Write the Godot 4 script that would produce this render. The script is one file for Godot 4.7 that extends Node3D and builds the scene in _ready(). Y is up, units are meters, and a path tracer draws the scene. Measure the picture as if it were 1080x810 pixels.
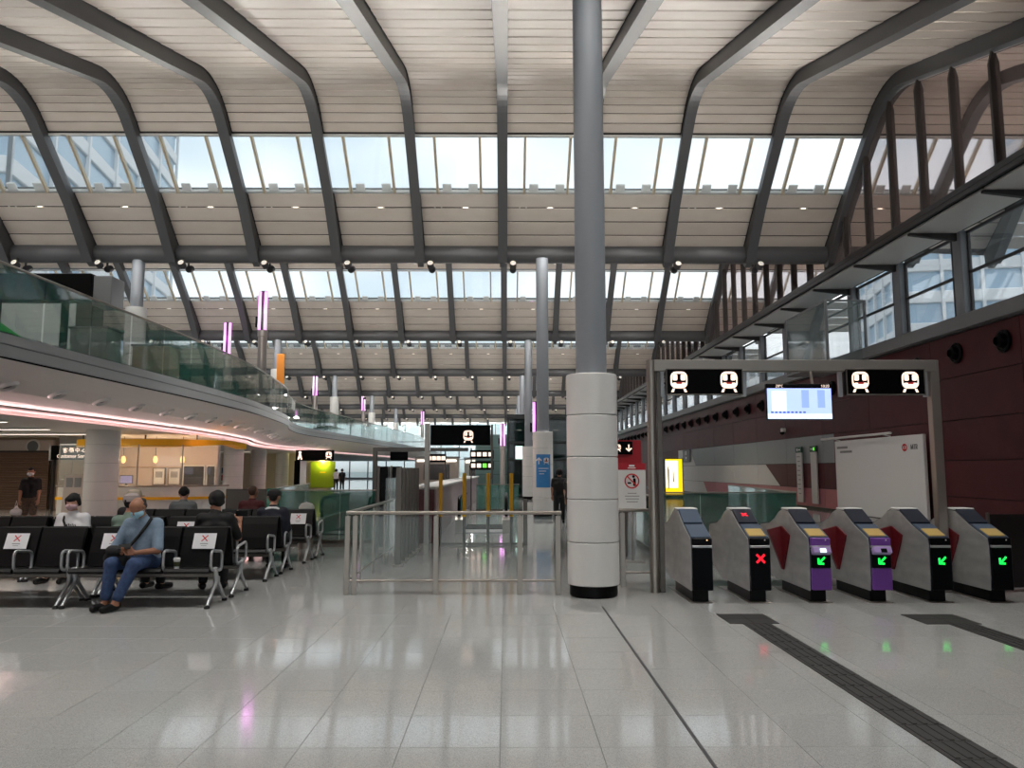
extends Node3D

# ---------------------------------------------------------------- settings
const RIB_STEP := 2.88
const RIB_X := -0.13
const BAY := 16.65
const BEAM_Z := -9.9
const SKY_ENERGY := 1.4
const DOWNLIGHT := 13.0
const EXPOSURE := 1.36
const STRIP := 6.0
const FLOOD := 20.0
const FLOOD_BACK := 20.0
const COVE := 0.55

var M := {}
var taken := {}
var rng := RandomNumberGenerator.new()

func _ready() -> void:
	rng.seed = 7
	make_camera_and_sky()
	make_materials()
	build_shell()
	build_roof()
	build_right_side()
	build_balcony()
	build_concourse()
	build_gates()
	build_gantry()
	build_seating()
	build_service_area()
	build_far_hall()
	build_people()
	build_outside()

func make_camera_and_sky() -> void:
	var cam := Camera3D.new()
	cam.name = "camera"
	cam.fov = 53.07
	cam.position = Vector3(0, 1.65, 0)
	cam.rotation = Vector3(atan(90.0 / 811.0), -atan(6.0 / 811.0), 0)
	cam.near = 0.05
	cam.far = 900
	add_child(cam)
	cam.make_current()
	var env := Environment.new()
	env.tonemap_mode = Environment.TONE_MAPPER_LINEAR
	env.tonemap_exposure = EXPOSURE
	env.sdfgi_enabled = true
	env.ssao_enabled = true
	env.ssil_enabled = true
	env.background_mode = Environment.BG_SKY
	var img := Image.create(512, 256, false, Image.FORMAT_RGBF)
	var nz := FastNoiseLite.new()
	nz.seed = 3
	nz.frequency = 0.9
	nz.fractal_octaves = 4
	for j in 256:
		var el := (0.5 - (j + 0.5) / 256.0) * PI
		for i in 512:
			var az := (i + 0.5) / 512.0 * TAU
			var d := Vector3(cos(el) * cos(az), sin(el), cos(el) * sin(az))
			var c := clampf(0.5 + 1.1 * nz.get_noise_3d(d.x * 2.2, d.y * 4.0, d.z * 2.2), 0, 1)
			var col := Color(0.44, 0.545, 0.615).lerp(Color(0.92, 0.95, 0.96), c)
			if d.y < 0:
				col = Color(0.34, 0.36, 0.36)
			img.set_pixel(i, j, col)
	var pan := PanoramaSkyMaterial.new()
	pan.panorama = ImageTexture.create_from_image(img)
	pan.energy_multiplier = SKY_ENERGY
	var sky := Sky.new()
	sky.sky_material = pan
	env.sky = sky
	var we := WorldEnvironment.new()
	we.name = "environment"
	we.environment = env
	add_child(we)

# ---------------------------------------------------------------- materials
func mat(key: String, col: Color, rough := 0.6, metal := 0.0, spec := 0.5) -> StandardMaterial3D:
	var m := StandardMaterial3D.new()
	m.albedo_color = col
	m.roughness = rough
	m.metallic = metal
	m.metallic_specular = spec
	M[key] = m
	return m

func glow(key: String, col: Color, energy := 1.0) -> StandardMaterial3D:
	var m := mat(key, col, 0.5)
	m.emission_enabled = true
	m.emission = col
	m.emission_energy_multiplier = energy
	return m

func pane(key: String, col: Color, alpha: float, rough := 0.03) -> StandardMaterial3D:
	var m := mat(key, Color(col, alpha), rough)
	m.transparency = BaseMaterial3D.TRANSPARENCY_ALPHA
	return m

func grain(m: StandardMaterial3D, a: Color, b: Color, freq: float, metres: float, stretch := Vector3.ONE, seed_ := 1) -> void:
	var n := FastNoiseLite.new()
	n.seed = seed_
	n.frequency = freq
	n.fractal_octaves = 4
	var g := Gradient.new()
	g.set_color(0, a)
	g.set_color(1, b)
	var t := NoiseTexture2D.new()
	t.width = 256
	t.height = 256
	t.seamless = true
	t.noise = n
	t.color_ramp = g
	m.albedo_color = Color.WHITE
	m.albedo_texture = t
	m.uv1_triplanar = true
	m.uv1_world_triplanar = true
	m.uv1_scale = stretch / metres

func speckle(m: StandardMaterial3D, base: Color, dark: Color, light: Color, metres: float) -> void:
	var r := RandomNumberGenerator.new()
	r.seed = 11
	var n := FastNoiseLite.new()
	n.seed = 5
	n.frequency = 0.012
	var img := Image.create(512, 512, false, Image.FORMAT_RGB8)
	for j in 512:
		for i in 512:
			var v := r.randf()
			var c := base.lerp(light, 0.35 * r.randf())
			if v < 0.13:
				c = base.lerp(dark, r.randf())
			elif v > 0.9:
				c = base.lerp(light, 0.5 + 0.5 * r.randf())
			img.set_pixel(i, j, c)
	img.generate_mipmaps()
	m.albedo_color = Color.WHITE
	m.albedo_texture = ImageTexture.create_from_image(img)
	m.uv1_triplanar = true
	m.uv1_world_triplanar = true
	m.uv1_scale = Vector3.ONE / metres

func make_materials() -> void:
	var f := mat("floor", Color(0.66, 0.66, 0.65), 0.075, 0.0, 0.55)
	speckle(f, Color(0.655, 0.66, 0.655), Color(0.42, 0.42, 0.41), Color(0.80, 0.80, 0.79), 1.5)
	var f2 := mat("floor_b", Color(0.66, 0.66, 0.65), 0.09, 0.0, 0.55)
	speckle(f2, Color(0.645, 0.65, 0.645), Color(0.41, 0.41, 0.40), Color(0.79, 0.79, 0.78), 1.3)
	mat("joint", Color(0.44, 0.44, 0.43), 0.7)
	var s := mat("slat", Color(0.80, 0.77, 0.72), 0.42)
	grain(s, Color(0.79, 0.75, 0.71), Color(0.85, 0.82, 0.785), 0.02, 3.0, Vector3(0.4, 1, 1), 2)
	var s2 := mat("slat_b", Color(0.78, 0.75, 0.70), 0.42)
	grain(s2, Color(0.765, 0.725, 0.685), Color(0.82, 0.79, 0.755), 0.02, 3.0, Vector3(0.4, 1, 1), 3)
	mat("deck", Color(0.22, 0.21, 0.20), 0.9)
	mat("rib", Color(0.34, 0.345, 0.355), 0.45)
	mat("rib_dark", Color(0.24, 0.24, 0.25), 0.5)
	mat("mullion", Color(0.74, 0.68, 0.58), 0.5)
	mat("white", Color(0.86, 0.86, 0.85), 0.45)
	mat("off_white", Color(0.78, 0.78, 0.77), 0.4)
	mat("panel_white", Color(0.88, 0.88, 0.87), 0.3)
	mat("soffit_white", Color(0.88, 0.87, 0.86), 0.6)
	mat("fascia", Color(0.68, 0.70, 0.71), 0.4)
	mat("pillar_grey", Color(0.53, 0.55, 0.575), 0.4)
	mat("grey", Color(0.5, 0.51, 0.52), 0.5)
	mat("mid_grey", Color(0.40, 0.42, 0.43), 0.5)
	mat("black", Color(0.03, 0.03, 0.033), 0.35, 0.0, 0.25)
	mat("soft_black", Color(0.045, 0.045, 0.05), 0.6)
	mat("rubber", Color(0.03, 0.03, 0.03), 0.8)
	mat("sign_black", Color(0.02, 0.02, 0.022), 0.3, 0.0, 0.15)
	mat("leather", Color(0.045, 0.045, 0.05), 0.45, 0.0, 0.35)
	var st := mat("steel", Color(0.62, 0.59, 0.56), 0.33, 0.9)
	st.anisotropy_enabled = false
	mat("steel_dark", Color(0.42, 0.40, 0.38), 0.4, 0.85)
	mat("aluminium", Color(0.66, 0.67, 0.68), 0.38, 0.6)
	mat("mast", Color(0.70, 0.67, 0.65), 0.4, 0.35)
	var gb := mat("gate_steel", Color(0.66, 0.66, 0.66), 0.34, 0.55)
	grain(gb, Color(0.72, 0.72, 0.72), Color(0.82, 0.82, 0.81), 0.01, 1.6, Vector3(1, 3, 1), 9)
	mat("gate_navy", Color(0.10, 0.13, 0.19), 0.35)
	mat("gate_slate", Color(0.28, 0.34, 0.42), 0.35)
	mat("gate_purple", Color(0.44, 0.24, 0.60), 0.4)
	mat("gate_lilac", Color(0.68, 0.58, 0.80), 0.4)
	mat("gold", Color(0.80, 0.68, 0.40), 0.4, 0.2)
	mat("paddle_red", Color(0.42, 0.06, 0.10), 0.35)
	var bg := mat("burgundy", Color(0.36, 0.14, 0.16), 0.5, 0.0, 0.3)
	grain(bg, Color(0.315, 0.14, 0.152), Color(0.355, 0.162, 0.175), 0.015, 4.0, Vector3.ONE, 4)
	var bg2 := mat("burgundy_b", Color(0.36, 0.14, 0.16), 0.5, 0.0, 0.3)
	grain(bg2, Color(0.295, 0.13, 0.142), Color(0.335, 0.152, 0.164), 0.015, 4.0, Vector3.ONE, 6)
	mat("wall_grey", Color(0.52, 0.545, 0.55), 0.45)
	mat("wall_white", Color(0.78, 0.78, 0.77), 0.45)
	mat("wall_pink", Color(0.68, 0.40, 0.43), 0.45)
	mat("peach", Color(0.76, 0.71, 0.68), 0.55)
	mat("tan", Color(0.70, 0.60, 0.50), 0.5)
	var sh := mat("shutter", Color(0.42, 0.33, 0.27), 0.4, 0.3)
	sh.metallic_specular = 0.5
	mat("brown", Color(0.20, 0.165, 0.16), 0.5)
	mat("fin_brown", Color(0.185, 0.165, 0.16), 0.5)
	mat("yellow", Color(0.98, 0.72, 0.05), 0.45)
	mat("orange", Color(0.90, 0.55, 0.12), 0.5)
	mat("bollard_yellow", Color(0.90, 0.68, 0.08), 0.45)
	mat("blue_sign", Color(0.22, 0.52, 0.78), 0.45)
	mat("sign_red", Color(0.70, 0.10, 0.16), 0.45)
	mat("sign_green", Color(0.10, 0.30, 0.20), 0.5)
	mat("icon_white", Color(0.93, 0.93, 0.93), 0.5)
	mat("print_grey", Color(0.55, 0.55, 0.55), 0.7)
	mat("paper", Color(0.90, 0.90, 0.91), 0.7)
	mat("mark_red", Color(0.80, 0.12, 0.16), 0.7)
	var mo := mat("mosaic", Color(0.4, 0.1, 0.12), 0.35)
	speckle(mo, Color(0.30, 0.08, 0.10), Color(0.10, 0.02, 0.03), Color(0.75, 0.42, 0.45), 3.0)
	var te := mat("terrazzo", Color(0.6, 0.55, 0.57), 0.5)
	speckle(te, Color(0.66, 0.60, 0.62), Color(0.42, 0.34, 0.37), Color(0.80, 0.75, 0.76), 3.0)
	mat("grey_board", Color(0.42, 0.41, 0.38), 0.5)
	mat("gate_front", Color(0.03, 0.035, 0.05), 0.3, 0.0, 0.2)
	mat("gate_dark", Color(0.07, 0.045, 0.05), 0.25)
	mat("screen_off", Color(0.12, 0.08, 0.10), 0.25)
	mat("cup_sleeve", Color(0.22, 0.23, 0.12), 0.7)
	mat("office_dark", Color(0.16, 0.14, 0.14), 0.2)
	mat("blue_dark", Color(0.16, 0.24, 0.38), 0.4)
	mat("lift_frame", Color(0.05, 0.10, 0.10), 0.4)
	mat("teal_wall", Color(0.42, 0.58, 0.58), 0.4)
	mat("tower_blue", Color(0.62, 0.72, 0.80), 0.3)
	mat("tower_white", Color(0.86, 0.87, 0.88), 0.6)
	mat("bark", Color(0.25, 0.20, 0.16), 0.9)
	mat("leaf", Color(0.30, 0.42, 0.24), 0.7)
	mat("hair_cropped", Color(0.30, 0.22, 0.18), 0.8)
	mat("tactile", Color(0.16, 0.155, 0.15), 0.65)
	mat("green_ad", Color(0.50, 0.60, 0.08), 0.5)
	pane("booth_glass", Color(0.52, 0.60, 0.62), 0.6)
	var bgl := pane("barrier_glass", Color(0.70, 0.80, 0.79), 0.07)
	bgl.metallic_specular = 0.3
	pane("glass", Color(0.80, 0.88, 0.88), 0.12)
	pane("sky_glass", Color(0.86, 0.94, 0.97), 0.10, 0.02)
	pane("end_glass", Color(0.62, 0.85, 0.82), 0.25)
	pane("teal_glass", Color(0.24, 0.50, 0.44), 0.55)
	pane("balcony_glass", Color(0.16, 0.46, 0.40), 0.36)
	pane("far_glass", Color(0.42, 0.82, 0.74), 0.50)
	pane("clere_glass", Color(0.86, 0.80, 0.79), 0.42).metallic = 0.85
	pane("lift_glass", Color(0.03, 0.12, 0.11), 0.72)
	glow("icon_lit", Color(1.0, 0.90, 0.83), 0.85)
	glow("caption_blue", Color(0.30, 0.36, 0.60), 0.5)
	glow("lit_green", Color(0.10, 1.0, 0.35), 0.9)
	glow("lit_red", Color(1.0, 0.10, 0.18), 0.9)
	glow("lit_sign_green", Color(0.45, 0.95, 0.30), 0.9)
	glow("led_pink", Color(0.95, 0.66, 0.95), 1.0)
	glow("cove_pink", Color(1.0, 0.84, 0.83), 0.6)
	glow("strip_warm", Color(1.0, 0.95, 0.90), 2.0)
	glow("lamp_white", Color(1.0, 0.97, 0.92), 1.4)
	glow("poster_grey", Color(0.62, 0.64, 0.62), 0.6)
	glow("poster_green", Color(0.18, 0.50, 0.20), 0.6)
	glow("lamp_dim", Color(1.0, 0.97, 0.92), 0.25)
	glow("lamp_warm", Color(1.0, 0.80, 0.50), 1.4)
	glow("screen_dim", Color(0.55, 0.50, 0.62), 0.7)
	glow("screen_white", Color(0.85, 1.0, 0.95), 1.0)
	glow("ad_yellow", Color(1.0, 0.80, 0.06), 0.95)
	glow("ad_white", Color(1.0, 0.97, 0.86), 1.0)
	glow("screen_blue", Color(0.66, 0.74, 0.98), 0.9)
	glow("screen_pale", Color(0.80, 0.86, 1.0), 0.95)
	glow("screen_sky", Color(0.52, 0.62, 0.90), 0.9)

# ---------------------------------------------------------------- mesh helpers
func S() -> SurfaceTool:
	var st := SurfaceTool.new()
	st.begin(Mesh.PRIMITIVE_TRIANGLES)
	return st

func vtx(st: SurfaceTool, p: Vector3, n: Vector3, uv := Vector2.ZERO) -> void:
	st.set_normal(n)
	st.set_uv(uv)
	st.add_vertex(p)

func tri3(st: SurfaceTool, a: Vector3, b: Vector3, c: Vector3, na: Vector3, nb: Vector3, nc: Vector3) -> void:
	if (b - a).cross(c - a).dot(na + nb + nc) > 0:
		vtx(st, a, na); vtx(st, c, nc); vtx(st, b, nb)
	else:
		vtx(st, a, na); vtx(st, b, nb); vtx(st, c, nc)

func quad(st: SurfaceTool, a: Vector3, b: Vector3, c: Vector3, d: Vector3, n: Vector3) -> void:
	tri3(st, a, b, c, n, n, n)
	tri3(st, a, c, d, n, n, n)

func quad4(st: SurfaceTool, a: Vector3, b: Vector3, c: Vector3, d: Vector3, na: Vector3, nb: Vector3, nc: Vector3, nd: Vector3) -> void:
	tri3(st, a, b, c, na, nb, nc)
	tri3(st, a, c, d, na, nc, nd)

func face(st: SurfaceTool, a: Vector3, b: Vector3, c: Vector3, d: Vector3, away: Vector3) -> void:
	# flat quad whose normal points away from the point "away"
	var n := (b - a).cross(c - a)
	if n.length() < 1e-9:
		n = (c - a).cross(d - a)
	n = n.normalized()
	if n.dot((a + b + c + d) / 4.0 - away) < 0:
		n = -n
	quad(st, a, b, c, d, n)

# bevelled box, centre c, size s
func box(st: SurfaceTool, c: Vector3, s: Vector3, bev := 0.0, bas := Basis()) -> void:
	var h := s / 2.0
	if bev <= 0.0:
		for ax in 3:
			for sg in [-1.0, 1.0]:
				var n := Vector3.ZERO; n[ax] = sg
				var u := Vector3.ZERO; u[(ax + 1) % 3] = h[(ax + 1) % 3]
				var w := Vector3.ZERO; w[(ax + 2) % 3] = h[(ax + 2) % 3]
				var o: Vector3 = n * h[ax]
				quad(st, c + bas * (o - u - w), c + bas * (o + u - w), c + bas * (o + u + w), c + bas * (o - u + w), bas * n)
		return
	bev = minf(bev, minf(h.x, minf(h.y, h.z)) * 0.98)
	var i := h - Vector3.ONE * bev
	for ax in 3:
		var b := (ax + 1) % 3
		var d := (ax + 2) % 3
		for sg in [-1.0, 1.0]:
			var n := Vector3.ZERO; n[ax] = sg
			var u := Vector3.ZERO; u[b] = i[b]
			var w := Vector3.ZERO; w[d] = i[d]
			var o: Vector3 = n * h[ax]
			quad(st, c + bas * (o - u - w), c + bas * (o + u - w), c + bas * (o + u + w), c + bas * (o - u + w), bas * n)
			for sh in [-1.0, 1.0]:
				# edge between ax and b, running along d
				var n2 := Vector3.ZERO; n2[b] = sh
				var e1 := Vector3.ZERO; e1[ax] = sg * h[ax]; e1[b] = sh * i[b]
				var e2 := Vector3.ZERO; e2[ax] = sg * i[ax]; e2[b] = sh * h[b]
				quad(st, c + bas * (e1 - w), c + bas * (e1 + w), c + bas * (e2 + w), c + bas * (e2 - w), bas * (n + n2).normalized())
	for sx in [-1.0, 1.0]:
		for sy in [-1.0, 1.0]:
			for sz in [-1.0, 1.0]:
				var n3 := bas * Vector3(sx, sy, sz).normalized()
				tri3(st, c + bas * Vector3(sx * h.x, sy * i.y, sz * i.z), c + bas * Vector3(sx * i.x, sy * h.y, sz * i.z), c + bas * Vector3(sx * i.x, sy * i.y, sz * h.z), n3, n3, n3)

func frame_of(d: Vector3) -> Basis:
	d = d.normalized()
	var r := Vector3.UP
	if absf(d.y) > 0.95:
		r = Vector3.RIGHT
	var x := r.cross(d).normalized()
	return Basis(x, d.cross(x).normalized(), d)

# swept round tube along points; radii may be one number or a list
func tube(st: SurfaceTool, pts: Array, rad, sides := 10, caps := true) -> void:
	var rings := []
	var nor := []
	var b := frame_of(pts[1] - pts[0])
	for k in pts.size():
		var d: Vector3
		if k == 0: d = pts[1] - pts[0]
		elif k == pts.size() - 1: d = pts[k] - pts[k - 1]
		else: d = (pts[k + 1] - pts[k]).normalized() + (pts[k] - pts[k - 1]).normalized()
		d = d.normalized()
		var x: Vector3 = (b.x - d * b.x.dot(d)).normalized()
		b = Basis(x, d.cross(x).normalized(), d)
		var r: float = rad[k] if rad is Array else rad
		var ring := []
		var nn := []
		for j in sides:
			var a := TAU * j / sides
			var n := b.x * cos(a) + b.y * sin(a)
			ring.append(pts[k] + n * r)
			nn.append(n)
		rings.append(ring)
		nor.append(nn)
	for k in pts.size() - 1:
		for j in sides:
			var j2 := (j + 1) % sides
			quad4(st, rings[k][j], rings[k][j2], rings[k + 1][j2], rings[k + 1][j], nor[k][j], nor[k][j2], nor[k + 1][j2], nor[k + 1][j])
	if caps:
		for e in [0, pts.size() - 1]:
			var n: Vector3 = (pts[0] - pts[1]).normalized() if e == 0 else (pts[e] - pts[e - 1]).normalized()
			for j in sides:
				tri3(st, pts[e], rings[e][j], rings[e][(j + 1) % sides], n, n, n)

func rod(st: SurfaceTool, a: Vector3, b: Vector3, r: float, sides := 10) -> void:
	tube(st, [a, b], r, sides)

# lathe: profile of (radius, height) about a vertical axis at c
func lathe(st: SurfaceTool, prof: Array, c := Vector3.ZERO, sides := 24, bas := Basis()) -> void:
	for k in prof.size() - 1:
		var p: Vector2 = prof[k]
		var q: Vector2 = prof[k + 1]
		var t := (q - p).normalized()
		for j in sides:
			var a := TAU * j / sides
			var a2 := TAU * (j + 1) / sides
			var u := Vector3(cos(a), 0, sin(a))
			var v := Vector3(cos(a2), 0, sin(a2))
			var nu := bas * (u * t.y - Vector3.UP * t.x)
			var nv := bas * (v * t.y - Vector3.UP * t.x)
			quad4(st, c + bas * (u * p.x + Vector3.UP * p.y), c + bas * (v * p.x + Vector3.UP * p.y), c + bas * (v * q.x + Vector3.UP * q.y), c + bas * (u * q.x + Vector3.UP * q.y), nu, nv, nv, nu)

# polygon (2D) in the plane of u and v through o, extruded along w
func prism(st: SurfaceTool, poly: Array, o: Vector3, u: Vector3, v: Vector3, w: Vector3) -> void:
	var pp := PackedVector2Array(poly)
	var idx := Geometry2D.triangulate_polygon(pp)
	var wn := w.normalized()
	for k in range(0, idx.size(), 3):
		var a := o + u * pp[idx[k]].x + v * pp[idx[k]].y
		var b := o + u * pp[idx[k + 1]].x + v * pp[idx[k + 1]].y
		var c := o + u * pp[idx[k + 2]].x + v * pp[idx[k + 2]].y
		tri3(st, a, b, c, -wn, -wn, -wn)
		tri3(st, a + w, b + w, c + w, wn, wn, wn)
	var cw := Geometry2D.is_polygon_clockwise(pp)
	for k in pp.size():
		var p := pp[k]
		var q := pp[(k + 1) % pp.size()]
		var e := (q - p).normalized()
		var n2 := Vector2(e.y, -e.x) if not cw else Vector2(-e.y, e.x)
		var n := (u * n2.x + v * n2.y).normalized()
		var a := o + u * p.x + v * p.y
		var b := o + u * q.x + v * q.y
		quad(st, a, b, b + w, a + w, n)

func round_rect(w: float, h: float, r: float, steps := 4) -> Array:
	var out := []
	for c in [[w / 2 - r, h / 2 - r, 0.0], [-w / 2 + r, h / 2 - r, PI / 2], [-w / 2 + r, -h / 2 + r, PI], [w / 2 - r, -h / 2 + r, PI * 1.5]]:
		for k in steps + 1:
			var a: float = c[2] + PI / 2 * k / steps
			out.append(Vector2(c[0] + cos(a) * r, c[1] + sin(a) * r))
	return out

func disc(r: float, n := 16) -> Array:
	var out := []
	for k in n:
		out.append(Vector2(cos(TAU * k / n), sin(TAU * k / n)) * r)
	return out

# ---------------------------------------------------------------- object helpers
func numbered(called: String) -> String:
	if not taken.has(called):
		taken[called] = 0
		return called
	taken[called] += 1
	return "%s_%03d" % [called, taken[called]]

func thing(called: String, label: String, category: String, at := Vector3.ZERO, turn := 0.0, group := "") -> Node3D:
	var o := Node3D.new()
	o.name = numbered(called)
	add_child(o)
	o.position = at
	o.rotation.y = turn
	tag(o, label, category, group)
	return o

func tag(o: Node, label: String, category: String, group := "") -> void:
	o.set_meta("label", label)
	o.set_meta("category", category)
	if group != "":
		o.set_meta("group", group)

func structure(called: String) -> Node3D:
	var o := Node3D.new()
	o.name = numbered(called)
	add_child(o)
	o.set_meta("kind", "structure")
	return o

func mesh_of(st: SurfaceTool, m: String) -> ArrayMesh:
	st.set_material(M[m])
	return st.commit()

func put(mesh: Mesh, called: String, parent: Node, at := Vector3.ZERO, bas := Basis()) -> MeshInstance3D:
	var o := MeshInstance3D.new()
	o.name = called
	o.mesh = mesh
	o.transform = Transform3D(bas, at)
	parent.add_child(o, true)
	return o

func part(st: SurfaceTool, called: String, m: String, parent: Node) -> MeshInstance3D:
	return put(mesh_of(st, m), called, parent)

func bpart(c: Vector3, s: Vector3, called: String, m: String, parent: Node, bev := 0.0) -> MeshInstance3D:
	var st := S()
	box(st, c, s, bev)
	return part(st, called, m, parent)

func omni(at: Vector3, col: Color, energy: float, size := 0.1, parent: Node = self) -> void:
	var l := OmniLight3D.new()
	l.name = "lamp_light"
	l.light_color = col
	l.light_energy = energy
	l.light_size = size
	l.omni_range = 60
	l.omni_attenuation = 2
	l.shadow_enabled = true
	parent.add_child(l, true)
	l.position = at

func text_mesh(txt: String, height: float, depth: float, m: String, serif := false) -> TextMesh:
	var t := TextMesh.new()
	var f := SystemFont.new()
	f.font_names = PackedStringArray(["Droid Serif" if serif else "Droid Sans"])
	t.font = f
	t.text = txt
	t.font_size = 32
	t.pixel_size = height / 24.0
	t.depth = depth
	t.material = M[m]
	return t

# lit train pictogram, centred at "at", facing +z of the parent
func train_icon(parent: Node, at: Vector3, h: float, lit := true) -> MeshInstance3D:
	var white := "icon_lit" if lit else "icon_white"
	var k := h / 1.0
	var st := S()
	prism(st, round_rect(0.80 * k, 0.80 * k, 0.26 * k), at + Vector3(0, 0.08 * k, 0), Vector3.RIGHT, Vector3.UP, Vector3(0, 0, 0.006))
	for s in [-1.0, 1.0]:
		prism(st, [Vector2(s * 0.20 * k, -0.33 * k), Vector2(s * 0.30 * k, -0.33 * k), Vector2(s * 0.38 * k, -0.5 * k), Vector2(s * 0.26 * k, -0.5 * k)], at, Vector3.RIGHT, Vector3.UP, Vector3(0, 0, 0.006))
	var ic := part(st, "pictogram", white, parent)
	st = S()
	prism(st, round_rect(0.66 * k, 0.50 * k, 0.12 * k), at + Vector3(0, 0.12 * k, 0.004), Vector3.RIGHT, Vector3.UP, Vector3(0, 0, 0.006))
	part(st, "train_front", "sign_black", ic)
	st = S()
	for s in [-1.0, 1.0]:
		prism(st, round_rect(0.22 * k, 0.30 * k, 0.06 * k), at + Vector3(s * 0.19 * k, 0.20 * k, 0.008), Vector3.RIGHT, Vector3.UP, Vector3(0, 0, 0.006))
	prism(st, round_rect(0.60 * k, 0.10 * k, 0.04 * k), at + Vector3(0, -0.10 * k, 0.006), Vector3.RIGHT, Vector3.UP, Vector3(0, 0, 0.006))
	part(st, "windscreen", white, ic)
	st = S()
	prism(st, round_rect(0.26 * k, 0.09 * k, 0.02 * k), at + Vector3(0, -0.07 * k, 0.010), Vector3.RIGHT, Vector3.UP, Vector3(0, 0, 0.006))
	part(st, "bumper", "mark_red", ic)
	return ic

func arrow_shape(st: SurfaceTool, at: Vector3, size: float, ang: float, w: Vector3) -> void:
	# arrow pointing along +x before turning by ang
	var pts := [Vector2(-0.5, -0.09), Vector2(0.22, -0.09), Vector2(-0.02, -0.34), Vector2(0.12, -0.47), Vector2(0.55, 0), Vector2(0.12, 0.47), Vector2(-0.02, 0.34), Vector2(0.22, 0.09), Vector2(-0.5, 0.09)]
	var out := []
	for p in pts:
		out.append((p as Vector2).rotated(ang) * size)
	prism(st, out, at, Vector3.RIGHT, Vector3.UP, w)

func cross_shape(st: SurfaceTool, at: Vector3, size: float, w: Vector3, thick := 0.16) -> void:
	var t := thick
	var pts := [Vector2(0, t), Vector2(0.5 - t / 2, 0.5 + t / 2), Vector2(0.5 + t / 2, 0.5 - t / 2), Vector2(t, 0), Vector2(0.5 + t / 2, -0.5 + t / 2), Vector2(0.5 - t / 2, -0.5 - t / 2), Vector2(0, -t), Vector2(-0.5 + t / 2, -0.5 - t / 2), Vector2(-0.5 - t / 2, -0.5 + t / 2), Vector2(-t, 0), Vector2(-0.5 - t / 2, 0.5 - t / 2), Vector2(-0.5 + t / 2, 0.5 + t / 2)]
	var out := []
	for p in pts:
		out.append((p as Vector2) * size)
	prism(st, out, at, Vector3.RIGHT, Vector3.UP, w)

# ---------------------------------------------------------------- floor and end walls
func build_shell() -> void:
	var fl := structure("floor")
	bpart(Vector3(-8, -0.204, -53), Vector3(43, 0.4, 155), "bedding", "joint", fl)
	# far and side areas, where single tiles can no longer be told apart
	for a in [[-29.5, -14.0, 24.5, -130.5], [-14.0, 13.4, -30.0, -130.5], [-14.0, 13.4, 24.5, 2.4]]:
		bpart(Vector3((a[0] + a[1]) / 2, -0.002, (a[2] + a[3]) / 2), Vector3(a[1] - a[0], 0.004, a[2] - a[3]), "paving", "floor", fl)
	var tile_mesh := []
	for m in ["floor", "floor_b"]:
		var st := S()
		box(st, Vector3(0, -0.01, 0), Vector3(0.597, 0.02, 0.597), 0.0015)
		tile_mesh.append(mesh_of(st, m))
	var rest := S()
	var r := RandomNumberGenerator.new()
	r.seed = 21
	for j in range(0, 54):
		var z := 2.1 - 0.6 * j
		for i in range(-23, 22):
			var x := -0.035 + 0.6 * i + 0.3
			if x > 13.2: continue
			var near_enough: bool = z < -3.2 and z > -9.6 and absf(x) < -z * 0.7 + 0.4
			if near_enough:
				put(tile_mesh[1 if r.randf() < 0.35 else 0], "tile", fl, Vector3(x, 0, z))
			else:
				quad(rest, Vector3(x - 0.2985, 0, z - 0.2985), Vector3(x + 0.2985, 0, z - 0.2985), Vector3(x + 0.2985, 0, z + 0.2985), Vector3(x - 0.2985, 0, z + 0.2985), Vector3.UP)
	var rs := part(rest, "tile_field", "floor", fl)
	rs.set_meta("kind", "stuff")
	# a metal joint strip runs from the big pillar towards the camera
	bpart(Vector3(1.165, 0.001, -4.0), Vector3(0.022, 0.006, 11.0), "joint_strip", "rib_dark", fl)
	# glazed end walls of the hall
	for q in [["wall_back", 24.6], ["wall_end", -130.8]]:
		var w := structure(q[0])
		bpart(Vector3(-8, 0.15, q[1]), Vector3(43, 0.3, 0.3), "plinth", "mid_grey", w)
		bpart(Vector3(-8, 11.4, q[1]), Vector3(43, 4.2, 0.3), "head_wall", "off_white", w)
		for k in 15:
			var x := -29.5 + 43.0 / 14 * k
			bpart(Vector3(x, 4.8, q[1]), Vector3(0.16, 9.0, 0.25), "mullion", "rib", w)
			if k == 14: continue
			for y in [1.8, 4.8, 7.8]:
				bpart(Vector3(x + 43.0 / 28, y, q[1]), Vector3(43.0 / 14 - 0.18, 2.92, 0.02), "pane", "sky_glass" if q[1] > 0 else "end_glass", w)
		for y in [3.3, 6.3]:
			bpart(Vector3(-8, y, q[1]), Vector3(43, 0.10, 0.2), "transom", "rib", w)
	var wl := structure("wall_left")
	bpart(Vector3(-29.6, 5.2, -53), Vector3(0.3, 10.4, 155), "wall_face", "off_white", wl)

# ---------------------------------------------------------------- roof
func roof_y(t: float) -> float:
	# ceiling line of one bay, t metres beyond its first beam
	if t <= 10.74: return 9.65 + 0.312 * t
	if t >= 13.01: return 23.65 - 0.855 * t
	var c := roof_knee()
	return c.y + sqrt(maxf(0.0, 2.4 * 2.4 - (t - c.x) * (t - c.x)))

func roof_knee() -> Vector2:
	# centre of the rounded knee: below both slopes by 2.4 m
	var l1 := sqrt(1 + 0.312 * 0.312) * 2.4
	var l2 := sqrt(1 + 0.855 * 0.855) * 2.4
	var t := (23.65 - l2 - 9.65 + l1) / (0.312 + 0.855)
	return Vector2(t, 9.65 + 0.312 * t - l1)

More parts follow.
